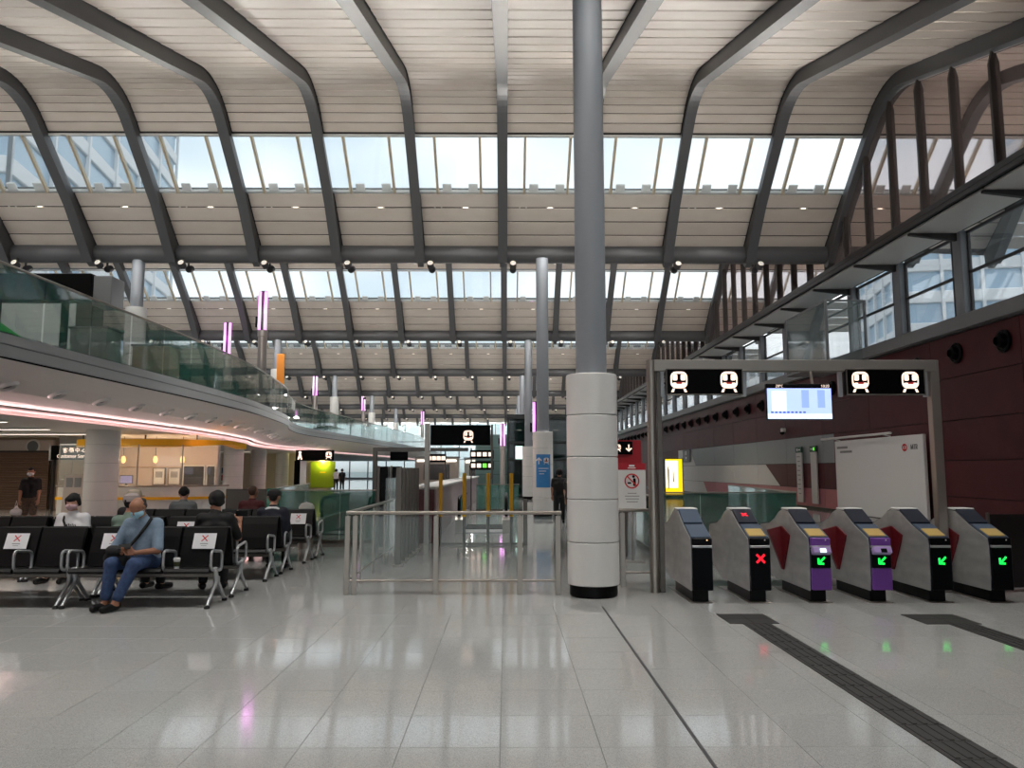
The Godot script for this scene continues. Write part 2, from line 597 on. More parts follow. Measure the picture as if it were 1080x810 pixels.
func roof_line(t0: float, t1: float, n: int, off: float) -> Array:
	var out := []
	for k in n + 1:
		var t := lerpf(t0, t1, float(k) / n)
		var d := Vector2(0.02, roof_y(t + 0.01) - roof_y(t - 0.01)).normalized()
		out.append(Vector2(t, roof_y(t)) + Vector2(-d.y, d.x) * off)
	return out

func build_roof() -> void:
	var edges := []      # slat rows
	var t := 0.35
	while t < 10.2:
		edges.append([t, t + 0.72]); t += 0.72
	while t < 13.2:
		edges.append([t, minf(t + 0.245, 13.42)]); t += 0.245
	var low := []
	for k in 4:
		low.append([14.99 + 0.41 * k, 14.99 + 0.41 * (k + 1)])
	var slat_mesh := []
	for m in ["slat", "slat_b"]:
		var rows := []
		for e in edges + low:
			var a := Vector2(e[0], roof_y(e[0]))
			var b := Vector2(e[1], roof_y(e[1]))
			var mid := (a + b) / 2
			var d := (b - a)
			var st := S()
			var dir := Vector3(0, d.y, -d.x).normalized()
			var bas := Basis(Vector3.RIGHT, Vector3.RIGHT.cross(-dir).normalized() * -1.0, dir)
			bas = Basis(Vector3.RIGHT, dir.cross(Vector3.RIGHT), dir)
			var wide := d.length() > 0.5
			bas = bas * Basis(Vector3.RIGHT, 0.022 if wide else 0.0)
			box(st, Vector3(0, mid.y, -mid.x), Vector3(RIB_STEP - 0.26, 0.05, d.length() - (0.04 if wide else 0.03)), 0.012, bas)
			rows.append(mesh_of(st, m))
		slat_mesh.append(rows)
	var total: int = slat_mesh[0].size()
	# merged boards for the cells that are not picked apart
	var merged := {}
	for which in ["all", "rest"]:
		var st := S()
		for k in range(-10, 7):
			if which == "rest" and k >= -6 and k <= 3: continue
			for i in total:
				st.append_from(slat_mesh[0][i], 0, Transform3D(Basis(), Vector3(RIB_X + RIB_STEP * (k + 0.5), 0, 0)))
		merged[which] = mesh_of(st, "slat")
	# deck above the boards
	var dk := S()
	var top1 := roof_line(0.12, 13.44, 40, 0.30)
	var bot1 := roof_line(0.12, 13.44, 40, 0.06)
	bot1.reverse()
	prism(dk, top1 + bot1, Vector3(-28.9, 0, 0), Vector3(0, 0, -1), Vector3.UP, Vector3(46.4, 0, 0))
	var top2 := roof_line(14.97, 16.75, 4, 0.30)
	var bot2 := roof_line(14.97, 16.75, 4, 0.06)
	bot2.reverse()
	prism(dk, top2 + bot2, Vector3(-28.9, 0, 0), Vector3(0, 0, -1), Vector3.UP, Vector3(46.4, 0, 0))
	var deck_mesh := mesh_of(dk, "deck")
	# rib
	var st := S()
	var outer := roof_line(0.0, 16.5, 60, 0.0)
	var inner := roof_line(0.15, 15.9, 60, -0.38)
	inner[60] = Vector2(16.25, 8.86)
	inner[59] = Vector2(15.68, 9.52)
	inner.append(Vector2(16.55, 8.72))
	inner.append(Vector2(16.72, 8.85))
	var inner_rev := inner.duplicate()
	inner_rev.reverse()
	prism(st, outer + [Vector2(16.75, 9.3)] + inner_rev, Vector3(-0.10, 0, 0), Vector3(0, 0, -1), Vector3.UP, Vector3(0.20, 0, 0))
	var fl_in := roof_line(0.2, 15.4, 60, -0.43)
	var fl_out := roof_line(0.2, 15.4, 60, -0.38)
	fl_in[60] = Vector2(16.25, 8.80)
	fl_out[60] = Vector2(16.27, 8.86)
	fl_out.reverse()
	prism(st, fl_in + fl_out, Vector3(-0.16, 0, 0), Vector3(0, 0, -1), Vector3.UP, Vector3(0.32, 0, 0))
	var rib_mesh := mesh_of(st, "rib")
	# cross beam
	st = S()
	rod(st, Vector3(-29.0, 9.2, 0), Vector3(11.3, 9.2, 0), 0.31, 20)
	var beam_mesh := mesh_of(st, "rib")
	st = S()
	box(st, Vector3(-5.7, 9.75, -0.12), Vector3(46.4, 0.70, 0.06))
	var cap_mesh := mesh_of(st, "rib_dark")
	# skylight pieces
	var a0 := Vector2(13.44, roof_y(13.44))
	var a1 := Vector2(14.97, roof_y(14.97))
	var dirs := Vector3(0, a1.y - a0.y, -(a1.x - a0.x))
	var len_s := dirs.length()
	dirs = dirs.normalized()
	var sb := Basis(Vector3.RIGHT, dirs.cross(Vector3.RIGHT), dirs)
	var mid_s := Vector3(0, (a0.y + a1.y) / 2, -(a0.x + a1.x) / 2)
	var pane_meshes := []
	for w in [0.25, 0.5, 0.25]:
		st = S()
		box(st, Vector3.ZERO, Vector3(RIB_STEP * w - 0.03, 0.02, len_s))
		pane_meshes.append(mesh_of(st, "sky_glass"))
	st = S()
	box(st, Vector3.ZERO, Vector3(0.075, 0.16, len_s), 0.01)
	var mul_mesh := mesh_of(st, "mullion")
	st = S()
	box(st, Vector3(-5.8, a1.y + 0.03, -a1.x - 0.02), Vector3(46, 0.09, 0.14), 0.01)
	box(st, Vector3(-5.8, a0.y - 0.02, -a0.x), Vector3(46, 0.07, 0.1), 0.01)
	var sill_mesh := mesh_of(st, "off_white")
	st = S()
	box(st, Vector3.ZERO, Vector3(0.30, 0.07, 0.26), 0.015)
	var motor_mesh := mesh_of(st, "white")
	# lamps in the low boards
	var lt := 15.42
	var lp := Vector3(0, roof_y(lt), -lt)
	st = S()
	lathe(st, [Vector2(0.085, -0.03), Vector2(0.13, -0.045), Vector2(0.14, -0.03), Vector2(0.14, 0.0)], Vector3.ZERO, 16, sb)
	var ring_mesh := mesh_of(st, "white")
	st = S()
	prism(st, disc(0.088, 14), sb * Vector3(0, -0.033, 0), sb.x, sb.z, sb.y * -0.006)
	var lens_mesh := mesh_of(st, "lamp_white")
	st = S()
	lathe(st, [Vector2(0.0, -0.028), Vector2(0.12, -0.03), Vector2(0.15, -0.045), Vector2(0.16, 0.0)], Vector3.ZERO, 16, sb)
	var hole_mesh := mesh_of(st, "rib_dark")
	var fbas := Basis(Vector3.RIGHT, PI / 2 - 0.36)
	st = S()
	lathe(st, [Vector2(0.0, -0.16), Vector2(0.09, -0.15), Vector2(0.12, -0.10), Vector2(0.12, 0.14), Vector2(0.105, 0.14), Vector2(0.10, 0.10)], Vector3.ZERO, 14, fbas)
	box(st, Vector3(0, 0.1, -0.1), Vector3(0.05, 0.3, 0.05))
	var flood_mesh := mesh_of(st, "rib_dark")
	st = S()
	lathe(st, [Vector2(0.10, 0.11), Vector2(0.0, 0.115)], Vector3.ZERO, 14, fbas)
	var flood_lens := mesh_of(st, "lamp_dim")
	for n in range(-2, 7):
		var z0 := BEAM_Z - BAY * n
		var ce := structure("ceiling" if n == 0 else "ceiling_%d" % (n + 3))
		put(deck_mesh, "deck", ce, Vector3(0, 0, z0))
		put(beam_mesh, "cross_beam", ce, Vector3(0, 0, z0))
		put(cap_mesh, "beam_capping", ce, Vector3(0, 0, z0))
		for k in range(-9, 7):
			put(rib_mesh, "rib", ce, Vector3(RIB_X + RIB_STEP * k, 0, z0))
			if k < -8 or k > 4: continue
			# floodlight beside the rib foot, washing the boards in front of the beam
			for way in 2:
				var fp := Vector3(RIB_X + RIB_STEP * k + 0.36, 8.74, z0 - (16.32 if way == 0 else 16.98))
				var fb := put(flood_mesh, "floodlight", ce, fp, Basis() if way == 0 else Basis(Vector3.UP, PI))
				put(flood_lens, "lens", fb)
				var fs := SpotLight3D.new()
				fs.name = "floodlight_lamp"
				fs.light_color = Color(1.0, 0.98, 0.955)
				fs.light_energy = FLOOD if way == 0 else FLOOD_BACK
				fs.light_size = 0.1
				fs.spot_angle = 27 if way == 0 else 24
				fs.spot_range = 60
				fs.spot_attenuation = 2
				fs.spot_angle_attenuation = 0.7
				fs.shadow_enabled = true
				ce.add_child(fs, true)
				fs.position = fp + Vector3(0, 0.08, 0.20 if way == 0 else -0.20)
				fs.rotation = Vector3(0.36, PI, 0) if way == 0 else Vector3(0.22, 0, 0)
		if n == 0:
			for k in range(-6, 4):
				for i in total:
					put(slat_mesh[(i * 7 + k * 3 + 30) % 3 % 2][i], "board", ce, Vector3(RIB_X + RIB_STEP * (k + 0.5), 0, z0))
		var ms := put(merged["rest" if n == 0 else "all"], "boarding", ce, Vector3(0, 0, z0))
		ms.set_meta("kind", "stuff")
		var wi := structure("window_%d" % (n + 3))
		put(sill_mesh, "skylight_frame", wi, Vector3(0, 0, z0))
		for k in range(-10, 6):
			var xc := RIB_X + RIB_STEP * k
			for j in 3:
				put(pane_meshes[j], "pane", wi, Vector3(xc + RIB_STEP * [0.125, 0.5, 0.875][j], mid_s.y, mid_s.z + z0) + sb.y * 0.09, sb)
			for j in 2:
				put(mul_mesh, "glazing_bar", wi, Vector3(xc + RIB_STEP * [0.25, 0.75][j], mid_s.y, mid_s.z + z0) + sb.y * 0.05, sb)
				put(motor_mesh, "opener_box", wi, Vector3(xc + RIB_STEP * [0.36, 0.66][j], a1.y, z0 - a1.x) - dirs * 0.20 + sb.y * 0.02, sb)
			if k < -8 or k > 3: continue
			var p := lp + Vector3(xc + RIB_STEP * 0.56, 0, z0)
			var dl := put(ring_mesh, "downlight", ce, p)
			put(lens_mesh, "lens", dl)
			if k == 3: continue
			var sp := SpotLight3D.new()
			sp.name = "downlight_lamp"
			sp.light_color = Color(1.0, 0.985, 0.965)
			sp.light_energy = DOWNLIGHT
			sp.light_size = 0.3
			sp.spot_angle = 46
			sp.spot_range = 60
			sp.spot_attenuation = 2
			sp.spot_angle_attenuation = 0.6
			sp.shadow_enabled = true
			ce.add_child(sp, true)
			sp.position = p + Vector3(0, -0.12, 0.1)
			sp.rotation.x = -PI / 2
			put(hole_mesh if (k + 20) % 3 == 0 else ring_mesh, "speaker", ce, lp + Vector3(xc + RIB_STEP * 0.24, 0, z0))

# ---------------------------------------------------------------- right side: clerestory, windows, wall
func build_right_side() -> void:
	var cl := structure("window_20")
	var gx := 11.42
	# bottom channel
	var st := S()
	box(st, Vector3(gx, 8.56, -53), Vector3(0.30, 0.16, 155), 0.01)
	box(st, Vector3(gx - 0.10, 8.42, -53), Vector3(0.08, 0.12, 155), 0.01)
	part(st, "bottom_channel", "fin_brown", cl)
	for k in range(-14, 64):
		var z := -17.05 - 1.6 * k
		if z < -126: break
		var za := z
		var zb := z - 1.6
		var ta := fposmod(BEAM_Z - za, BAY)
		var ya := roof_y(ta) - 0.1
		# mullion fin
		var y1 := ya - 0.45
		if y1 - 8.6 > 0.25:
			st = S()
			prism(st, [Vector2(-0.10, 8.42), Vector2(0.07, 8.42), Vector2(0.07, y1), Vector2(-0.02, y1 + 0.1), Vector2(-0.10, y1 - 0.2)], Vector3(gx, 0, z + 0.04), Vector3.RIGHT, Vector3.UP, Vector3(0, 0, -0.08))
			part(st, "mullion", "fin_brown", cl)
		# pane as polygon following the roof
		var poly := [Vector2(-za, 8.62)]
		for j in 7:
			var zz := lerpf(za, zb, j / 6.0)
			poly.append(Vector2(-zz, maxf(8.66, roof_y(fposmod(BEAM_Z - zz, BAY)) - 0.5)))
		poly.append(Vector2(-zb, 8.62))
		st = S()
		prism(st, poly, Vector3(gx + 0.02, 0, 0), Vector3(0, 0, -1), Vector3.UP, Vector3(0.02, 0, 0))
		part(st, "pane", "clere_glass", cl)
	# soffit between clerestory and windows
	var so := structure("ceiling_20")
	var k2 := 0
	for k in range(-10, 32):
		var z := -21.4 - 3.45 * k
		if z < -126: break
		bpart(Vector3(12.24, 8.42, z - 1.725), Vector3(1.36, 0.06, 3.36), "soffit_panel", "white", so, 0.01)
		st = S()
		prism(st, [Vector2(13.0, 8.38), Vector2(11.55, 8.38), Vector2(11.55, 8.32), Vector2(12.9, 8.16), Vector2(13.0, 8.16)], Vector3(0, 0, z + 0.06), Vector3.RIGHT, Vector3.UP, Vector3(0, 0, -0.12))
		part(st, "bracket", "fin_brown", so)
	bpart(Vector3(12.35, 8.62, -53), Vector3(1.9, 0.12, 155), "soffit_deck", "deck", so)
	# side windows
	var wi := structure("window_21")
	for k in range(-10, 32):
		var z := -21.4 - 3.45 * k
		if z < -126: break
		bpart(Vector3(13.05, 7.2, z), Vector3(0.30, 2.44, 0.42), "column", "pillar_grey", wi, 0.02)
		for j in 2:
			var yc: float = [6.60, 7.80][j]
			bpart(Vector3(13.12, yc, z - 1.725), Vector3(0.02, 1.12, 2.9), "pane", "sky_glass", wi)
		st = S()
		for y in [6.0, 7.2, 8.36]:
			box(st, Vector3(13.12, y, z - 1.725), Vector3(0.09, 0.08, 3.03), 0.01)
		for dz in [-0.26, -0.55, -3.2]:
			box(st, Vector3(13.12, 7.18, z + dz), Vector3(0.09, 2.36, 0.06), 0.01)
		part(st, "window_frame", "rib_dark", wi)
	# wall
	var wr := structure("wall_right")
	bpart(Vector3(13.25, 2.79, -53), Vector3(0.4, 5.58, 155), "backing", "soft_black", wr)
	bpart(Vector3(13.1, 5.77, -53), Vector3(0.7, 0.40, 155), "sill_band", "grey", wr, 0.02)
	bpart(Vector3(12.98, 5.56, -53), Vector3(0.10, 0.05, 155), "sill_lip", "rib_dark", wr, 0.01)
	var rows := [0.06, 0.86, 1.9, 3.06, 4.3, 5.53]
	var r := RandomNumberGenerator.new()
	r.seed = 5
	for k in range(-8, 26):
		var z := -19.05 - 4.15 * k
		if z < -126: break
		for j in 5:
			var col: String = "burgundy_b" if r.randf() < 0.4 else "burgundy"
			wall_piece(wr, z, z - 4.15, rows[j], rows[j + 1], j, col)
	# row of air nozzles
	st = S()
	var face_x := Basis(Vector3(0, 0, 1), Vector3(-1, 0, 0), Vector3(0, -1, 0))
	lathe(st, [Vector2(0.30, 0), Vector2(0.30, 0.05), Vector2(0.25, 0.08), Vector2(0.22, 0.05), Vector2(0.20, 0.05), Vector2(0.17, 0.17), Vector2(0.11, 0.22), Vector2(0.10, 0.14), Vector2(0.0, 0.12)], Vector3.ZERO, 20, face_x)
	var nozzle := mesh_of(st, "black")
	for k in range(0, 34):
		var z := -17.55 - 2.12 * k
		put(nozzle, "air_nozzle", wr, Vector3(12.95, 4.97 if k < 3 else 4.85, z))
	bpart(Vector3(12.955, 0.045, -53), Vector3(0.05, 0.09, 155), "skirting", "black", wr)
	# glass booth standing out from the wall head
	var b := thing("glass_booth", "glazed box with pale grey frame projecting below the right windows", "glass booth", Vector3(12.2, 5.42, -29.1))
	for sx in [-0.7, 0.7]:
		for sz in [-1.95, 1.95]:
			bpart(Vector3(sx, 1.15, sz), Vector3(0.09, 2.3, 0.09), "post", "grey", b, 0.01)
	for y in [0.06, 2.28]:
		for s in [-1.95, 1.95]:
			bpart(Vector3(0, y, s), Vector3(1.31, 0.07, 0.07), "rail", "grey", b, 0.01)
		for s in [-0.7, 0.7]:
			bpart(Vector3(s, y, 0), Vector3(0.07, 0.07, 3.81), "rail", "grey", b, 0.01)
	bpart(Vector3(0, 1.15, 1.95), Vector3(1.3, 2.2, 0.02), "pane", "glass", b)
	bpart(Vector3(0, 1.15, -1.95), Vector3(1.3, 2.2, 0.02), "pane", "glass", b)
	bpart(Vector3(-0.7, 1.15, 0), Vector3(0.02, 2.2, 3.8), "pane", "booth_glass", b)
	bpart(Vector3(0, 0.0, 0), Vector3(1.5, 0.06, 4.0), "floor_plate", "grey", b, 0.01)

func wall_piece(wr: Node, za: float, zb: float, ya: float, yb: float, row: int, col: String) -> void:
	# one cladding panel; the mural cuts some panels with slanted edges
	var g := 0.012
	var cuts := []       # [colour, polygon in (depth, height)]
	var full := PackedVector2Array([Vector2(-za + g, ya + g), Vector2(-zb - g, ya + g), Vector2(-zb - g, yb - g), Vector2(-za + g, yb - g)])
	var zones := []
	if row == 3 - 1:
		zones = [["wall_grey", [Vector2(30.4, ya), Vector2(52.9, ya), Vector2(54.4, yb), Vector2(30.4, yb)]], ["wall_white", [Vector2(52.9, ya), Vector2(58.1, ya), Vector2(58.1, yb), Vector2(54.4, yb)]]]
	elif row == 1:
		zones = [["wall_white", [Vector2(36.6, ya), Vector2(58.1, ya), Vector2(58.1, yb), Vector2(38.6, yb)]]]
	elif row == 0:
		zones = [["wall_pink", [Vector2(27.5, ya), Vector2(49.8, ya), Vector2(50.9, yb), Vector2(27.5, yb)]], ["wall_white", [Vector2(49.8, ya), Vector2(58.1, ya), Vector2(58.1, yb), Vector2(50.9, yb)]]]
	var left := [full]
	for zn in zones:
		var zp := PackedVector2Array(zn[1])
		var nxt := []
		for l in left:
			for q in Geometry2D.intersect_polygons(l, zp):
				cuts.append([zn[0], q])
			for q in Geometry2D.clip_polygons(l, zp):
				nxt.append(q)
		left = nxt
	for l in left:
		cuts.append([col, l])
	for c in cuts:
		if c[1].size() < 3: continue
		var st := S()
		prism(st, Array(c[1]), Vector3(13.06, 0, 0), Vector3(0, 0, -1), Vector3.UP, Vector3(-0.09, 0, 0))
		part(st, "cladding_panel", c[0], wr)

# ---------------------------------------------------------------- balcony
var edge := []          # balcony edge, resampled
var edge_in := []       # inner lower edge

func smooth_line(raw: Array, step: float) -> Array:
	var c := Curve2D.new()
	for k in raw.size():
		var p: Vector2 = raw[k]
		var prev: Vector2 = raw[maxi(k - 1, 0)]
		var nxt: Vector2 = raw[mini(k + 1, raw.size() - 1)]
		var d := (nxt - prev) / 6.0
		var s0 := minf(1.0, p.distance_to(prev) / maxf(0.01, d.length() * 3))
		var s1 := minf(1.0, p.distance_to(nxt) / maxf(0.01, d.length() * 3))
		c.add_point(p, -d * s0, d * s1)
	var out := []
	var n := int(c.get_baked_length() / step)
	for k in n + 1:
		out.append(c.sample_baked(c.get_baked_length() * k / n, true))
	return out

func offset_line(line: Array, d: float) -> Array:
	var out := []
	for k in line.size():
		var t: Vector2 = (line[mini(k + 1, line.size() - 1)] - line[maxi(k - 1, 0)]).normalized()
		out.append(line[k] + Vector2(t.y, -t.x) * d)
	return out

func band(st: SurfaceTool, la: Array, ya: float, lb: Array, yb: float, away: float) -> void:
	# ribbon between two lines; away: +1 normal to the hall side / down
	for k in la.size() - 1:
		var a := Vector3(la[k].x, ya, la[k].y)
		var b := Vector3(la[k + 1].x, ya, la[k + 1].y)
		var c := Vector3(lb[k + 1].x, yb, lb[k + 1].y)
		var d := Vector3(lb[k].x, yb, lb[k].y)
		var n := (b - a).cross(d - a).normalized()
		var ref := Vector3(a.x + 6, 1.0, a.z) - a
		if n.dot(ref) * away < 0: n = -n
		quad(st, a, b, c, d, n)

func build_balcony() -> void:
	var raw := [Vector2(-10.05, 23.5), Vector2(-10.05, 5), Vector2(-10.05, -8), Vector2(-10.05, -15), Vector2(-9.95, -20), Vector2(-9.9, -26), Vector2(-10.1, -31), Vector2(-10.6, -35.5), Vector2(-11.2, -39.5), Vector2(-12.1, -43.0), Vector2(-12.8, -47), Vector2(-13.1, -52), Vector2(-12.8, -58), Vector2(-12.3, -66), Vector2(-11.6, -78), Vector2(-11.1, -92), Vector2(-10.9, -108), Vector2(-10.8, -128)]
	edge = smooth_line(raw, 0.95)
	edge_in = offset_line(edge, -2.1)
	if edge_in[10].x > edge[10].x: edge_in = offset_line(edge, 2.1)
	var sgn := 1.0 if offset_line(edge, 1.0)[10].x < edge[10].x else -1.0
	var bal := structure("wall_balcony")
	# upper floor slab and soffit
	for s in [[edge, 4.10, 0.24, "floor_slab", "grey"], [edge_in, 2.98, 0.10, "soffit", "off_white"]]:
		var st := S()
		var poly := []
		for p in s[0]:
			poly.append(Vector2((p as Vector2).x - 0.03, -(p as Vector2).y))
		poly.append(Vector2(-29.4, 128))
		poly.append(Vector2(-29.4, -23.5))
		prism(st, poly, Vector3(0, s[1], 0), Vector3.RIGHT, Vector3(0, 0, -1), Vector3(0, s[2], 0))
		part(st, s[3], s[4], bal)
	# fascia bands with shadow grooves
	var inner := offset_line(edge, 0.05 * sgn)
	var st := S()
	band(st, edge, 4.36, edge, 4.16, 1)
	band(st, inner, 4.36, edge, 4.36, -1)
	band(st, edge, 4.16, inner, 4.16, 1)
	part(st, "fascia_upper", "fascia", bal)
	st = S()
	band(st, inner, 4.17, inner, 3.86, 1)
	part(st, "fascia_groove", "black", bal)
	st = S()
	band(st, edge, 4.13, edge, 3.90, 1)
	band(st, inner, 4.13, edge, 4.13, -1)
	band(st, edge, 3.90, inner, 3.90, 1)
	part(st, "fascia_lower", "fascia", bal)
	# sloping white underside, slightly curved
	st = S()
	var prof := [[0.04, 3.86], [0.5, 3.58], [1.0, 3.36], [1.5, 3.21], [1.82, 3.155]]
	for k in prof.size() - 1:
		band(st, offset_line(edge, prof[k][0] * sgn), prof[k][1], offset_line(edge, prof[k + 1][0] * sgn), prof[k + 1][1], 1)
	part(st, "sloping_soffit", "soffit_white", bal)
	# cove: lip with a light strip behind it
	var lip := offset_line(edge, 2.02 * sgn)
	var lip2 := offset_line(edge, 2.10 * sgn)
	st = S()
	band(st, lip, 3.16, lip, 2.96, 1)
	band(st, lip, 2.96, lip2, 2.96, 1)
	band(st, lip2, 3.16, lip2, 2.96, -1)
	band(st, lip, 3.16, lip2, 3.16, -1)
	part(st, "cove_lip", "white", bal)
	st = S()
	var c0 := offset_line(edge, 1.88 * sgn)
	var c1 := offset_line(edge, 1.98 * sgn)
	band(st, c1, 3.10, c1, 3.05, 1)
	band(st, c0, 3.03, c1, 3.05, -1)
	part(st, "cove_light", "cove_pink", bal)
	var lo := offset_line(edge, 1.90 * sgn)
	for k in range(14, edge.size() - 2):
		if edge[k].y < -62 or edge[k].y > 0: continue
		var tt: Vector2 = (edge[k + 1] - edge[k - 1]).normalized()
		var oo := Vector3(tt.y, 0, -tt.x) * -sgn
		var al := AreaLight3D.new()
		al.name = "cove_lamp"
		al.light_color = Color(1.0, 0.82, 0.81)
		al.light_energy = COVE
		al.area_size = Vector2(0.93, 0.07)
		al.shadow_enabled = true
		bal.add_child(al, true)
		var zz := -(oo * 0.75 + Vector3.UP * 0.66).normalized()
		var xx := Vector3(tt.x, 0, tt.y)
		al.transform = Transform3D(Basis(xx, zz.cross(xx), zz), Vector3(lo[k].x, 3.03, lo[k].y))
	# recessed lamps in the underside
	st = S()
	lathe(st, [Vector2(0.12, -0.02), Vector2(0.15, -0.07), Vector2(0.21, -0.06), Vector2(0.25, 0.02)], Vector3.ZERO, 18)
	var ring := mesh_of(st, "white")
	st = S()
	lathe(st, [Vector2(0.125, -0.008), Vector2(0.06, -0.03), Vector2(0.0, -0.025)], Vector3.ZERO, 14)
	var lens := mesh_of(st, "mid_grey")
	var mid := offset_line(edge, 0.80 * sgn)
	var k3 := 0
	while k3 < edge.size() - 1:
		var p: Vector2 = mid[k3]
		if p.y < 2 and p.y > -60:
			var t: Vector2 = (edge[k3 + 1] - edge[maxi(k3 - 1, 0)]).normalized()
			var out := Vector3(t.y, 0, -t.x) * -sgn
			var nrm := (out * 0.40 + Vector3.DOWN * 0.90).normalized()
			var up := -nrm
			var xx := Vector3(t.x, 0, t.y)
			var lb := put(ring, "soffit_lamp", bal, Vector3(p.x, 3.448, p.y), Basis(xx, up, xx.cross(up)))
			put(lens, "lens", lb)
		k3 += 2
	# glass balustrade
	var gl := thing("glass_balustrade", "teal tinted glass balustrade with thin steel handrail along the curved balcony", "balustrade")
	var k4 := 0
	var inset := offset_line(edge, 0.10 * sgn)
	var inset2 := offset_line(edge, 0.12 * sgn)
	while k4 + 2 < edge.size():
		st = S()
		var p0: Vector2 = inset[k4]
		for j in 2:
			var q0: Vector2 = inset[k4 + j]
			var q1: Vector2 = inset[k4 + j + 1]
			var i0: Vector2 = inset2[k4 + j]
			var i1: Vector2 = inset2[k4 + j + 1]
			if j == 0:
				q0 = q0.lerp(q1, 0.018); i0 = i0.lerp(i1, 0.018)
			else:
				q1 = q1.lerp(q0, 0.018); i1 = i1.lerp(i0, 0.018)
			band(st, [q0, q1], 5.76, [q0, q1], 4.20, 1)
			band(st, [i0, i1], 5.76, [i0, i1], 4.20, -1)
		part(st, "glass_panel", "balcony_glass", gl)
		k4 += 2
	st = S()
	var rail := []
	for p in offset_line(edge, 0.11 * sgn):
		rail.append(Vector3(p.x, 5.79, p.y))
	tube(st, rail, 0.032, 8)
	part(st, "handrail", "steel", gl)
	st = S()
	band(st, inset2, 4.42, inset2, 4.30, 1)
	part(st, "glass_shoe", "grey", gl)

# ---------------------------------------------------------------- concourse furniture
func pillar(at: Vector3, label: String, group: String, drums := 5, y0 := 0.0, top := 8.95) -> Node3D:
	var p := thing("pillar", label, "pillar", at, 0, group)
	var st := S()
	lathe(st, [Vector2(0.30, 0), Vector2(0.315, 0.02), Vector2(0.315, 0.16), Vector2(0.2, 0.16)], Vector3(0, y0, 0), 32)
	part(st, "plinth", "black", p)
	for k in drums:
		st = S()
		var a := y0 + 0.15 + 0.555 * k
		lathe(st, [Vector2(0.20, a + 0.004), Vector2(0.336, a + 0.004), Vector2(0.342, a + 0.012), Vector2(0.342, a + 0.541), Vector2(0.336, a + 0.549), Vector2(0.2, a + 0.549)], Vector3.ZERO, 40)
		part(st, "cladding_drum", "panel_white", p)
	st = S()
	lathe(st, [Vector2(0.21, y0 + 0.1), Vector2(0.21, top)], Vector3.ZERO, 32)
	part(st, "shaft", "pillar_grey", p)
	return p

func rail_run(o: Node3D, a: Vector3, b: Vector3, fracs: Array, low := 0.18, glass_m := "barrier_glass") -> void:
	var d := (b - a)
	var dn := d.normalized()
	var st := S()
	rod(st, a + Vector3(0, 1.07, 0) - dn * 0.02, b + Vector3(0, 1.07, 0) + dn * 0.02, 0.025, 12)
	part(st, "handrail", "steel", o)
	st = S()
	rod(st, a + Vector3(0, low, 0), b + Vector3(0, low, 0), 0.016, 8)
	part(st, "lower_rail", "steel", o)
	var bas := Basis(dn, Vector3.UP, dn.cross(Vector3.UP))
	for f in fracs:
		st = S()
		var p: Vector3 = a + d * float(f)
		box(st, p + Vector3(0, 0.515, 0), Vector3(0.07, 1.03, 0.03), 0.005, bas)
		rod(st, p + Vector3(0, 1.02, 0), p + Vector3(0, 1.06, 0), 0.012, 8)
		part(st, "post", "steel", o)
	for k in fracs.size() - 1:
		var p0: Vector3 = a + d * float(fracs[k]) + dn * 0.06
		var p1: Vector3 = a + d * float(fracs[k + 1]) - dn * 0.06
		if p0.distance_to(p1) < 0.2: continue
		st = S()
		box(st, (p0 + p1) / 2 + Vector3(0, 0.62, 0), Vector3(p0.distance_to(p1), 0.80, 0.012), 0.0, bas)
		part(st, "glass_panel", glass_m, o)

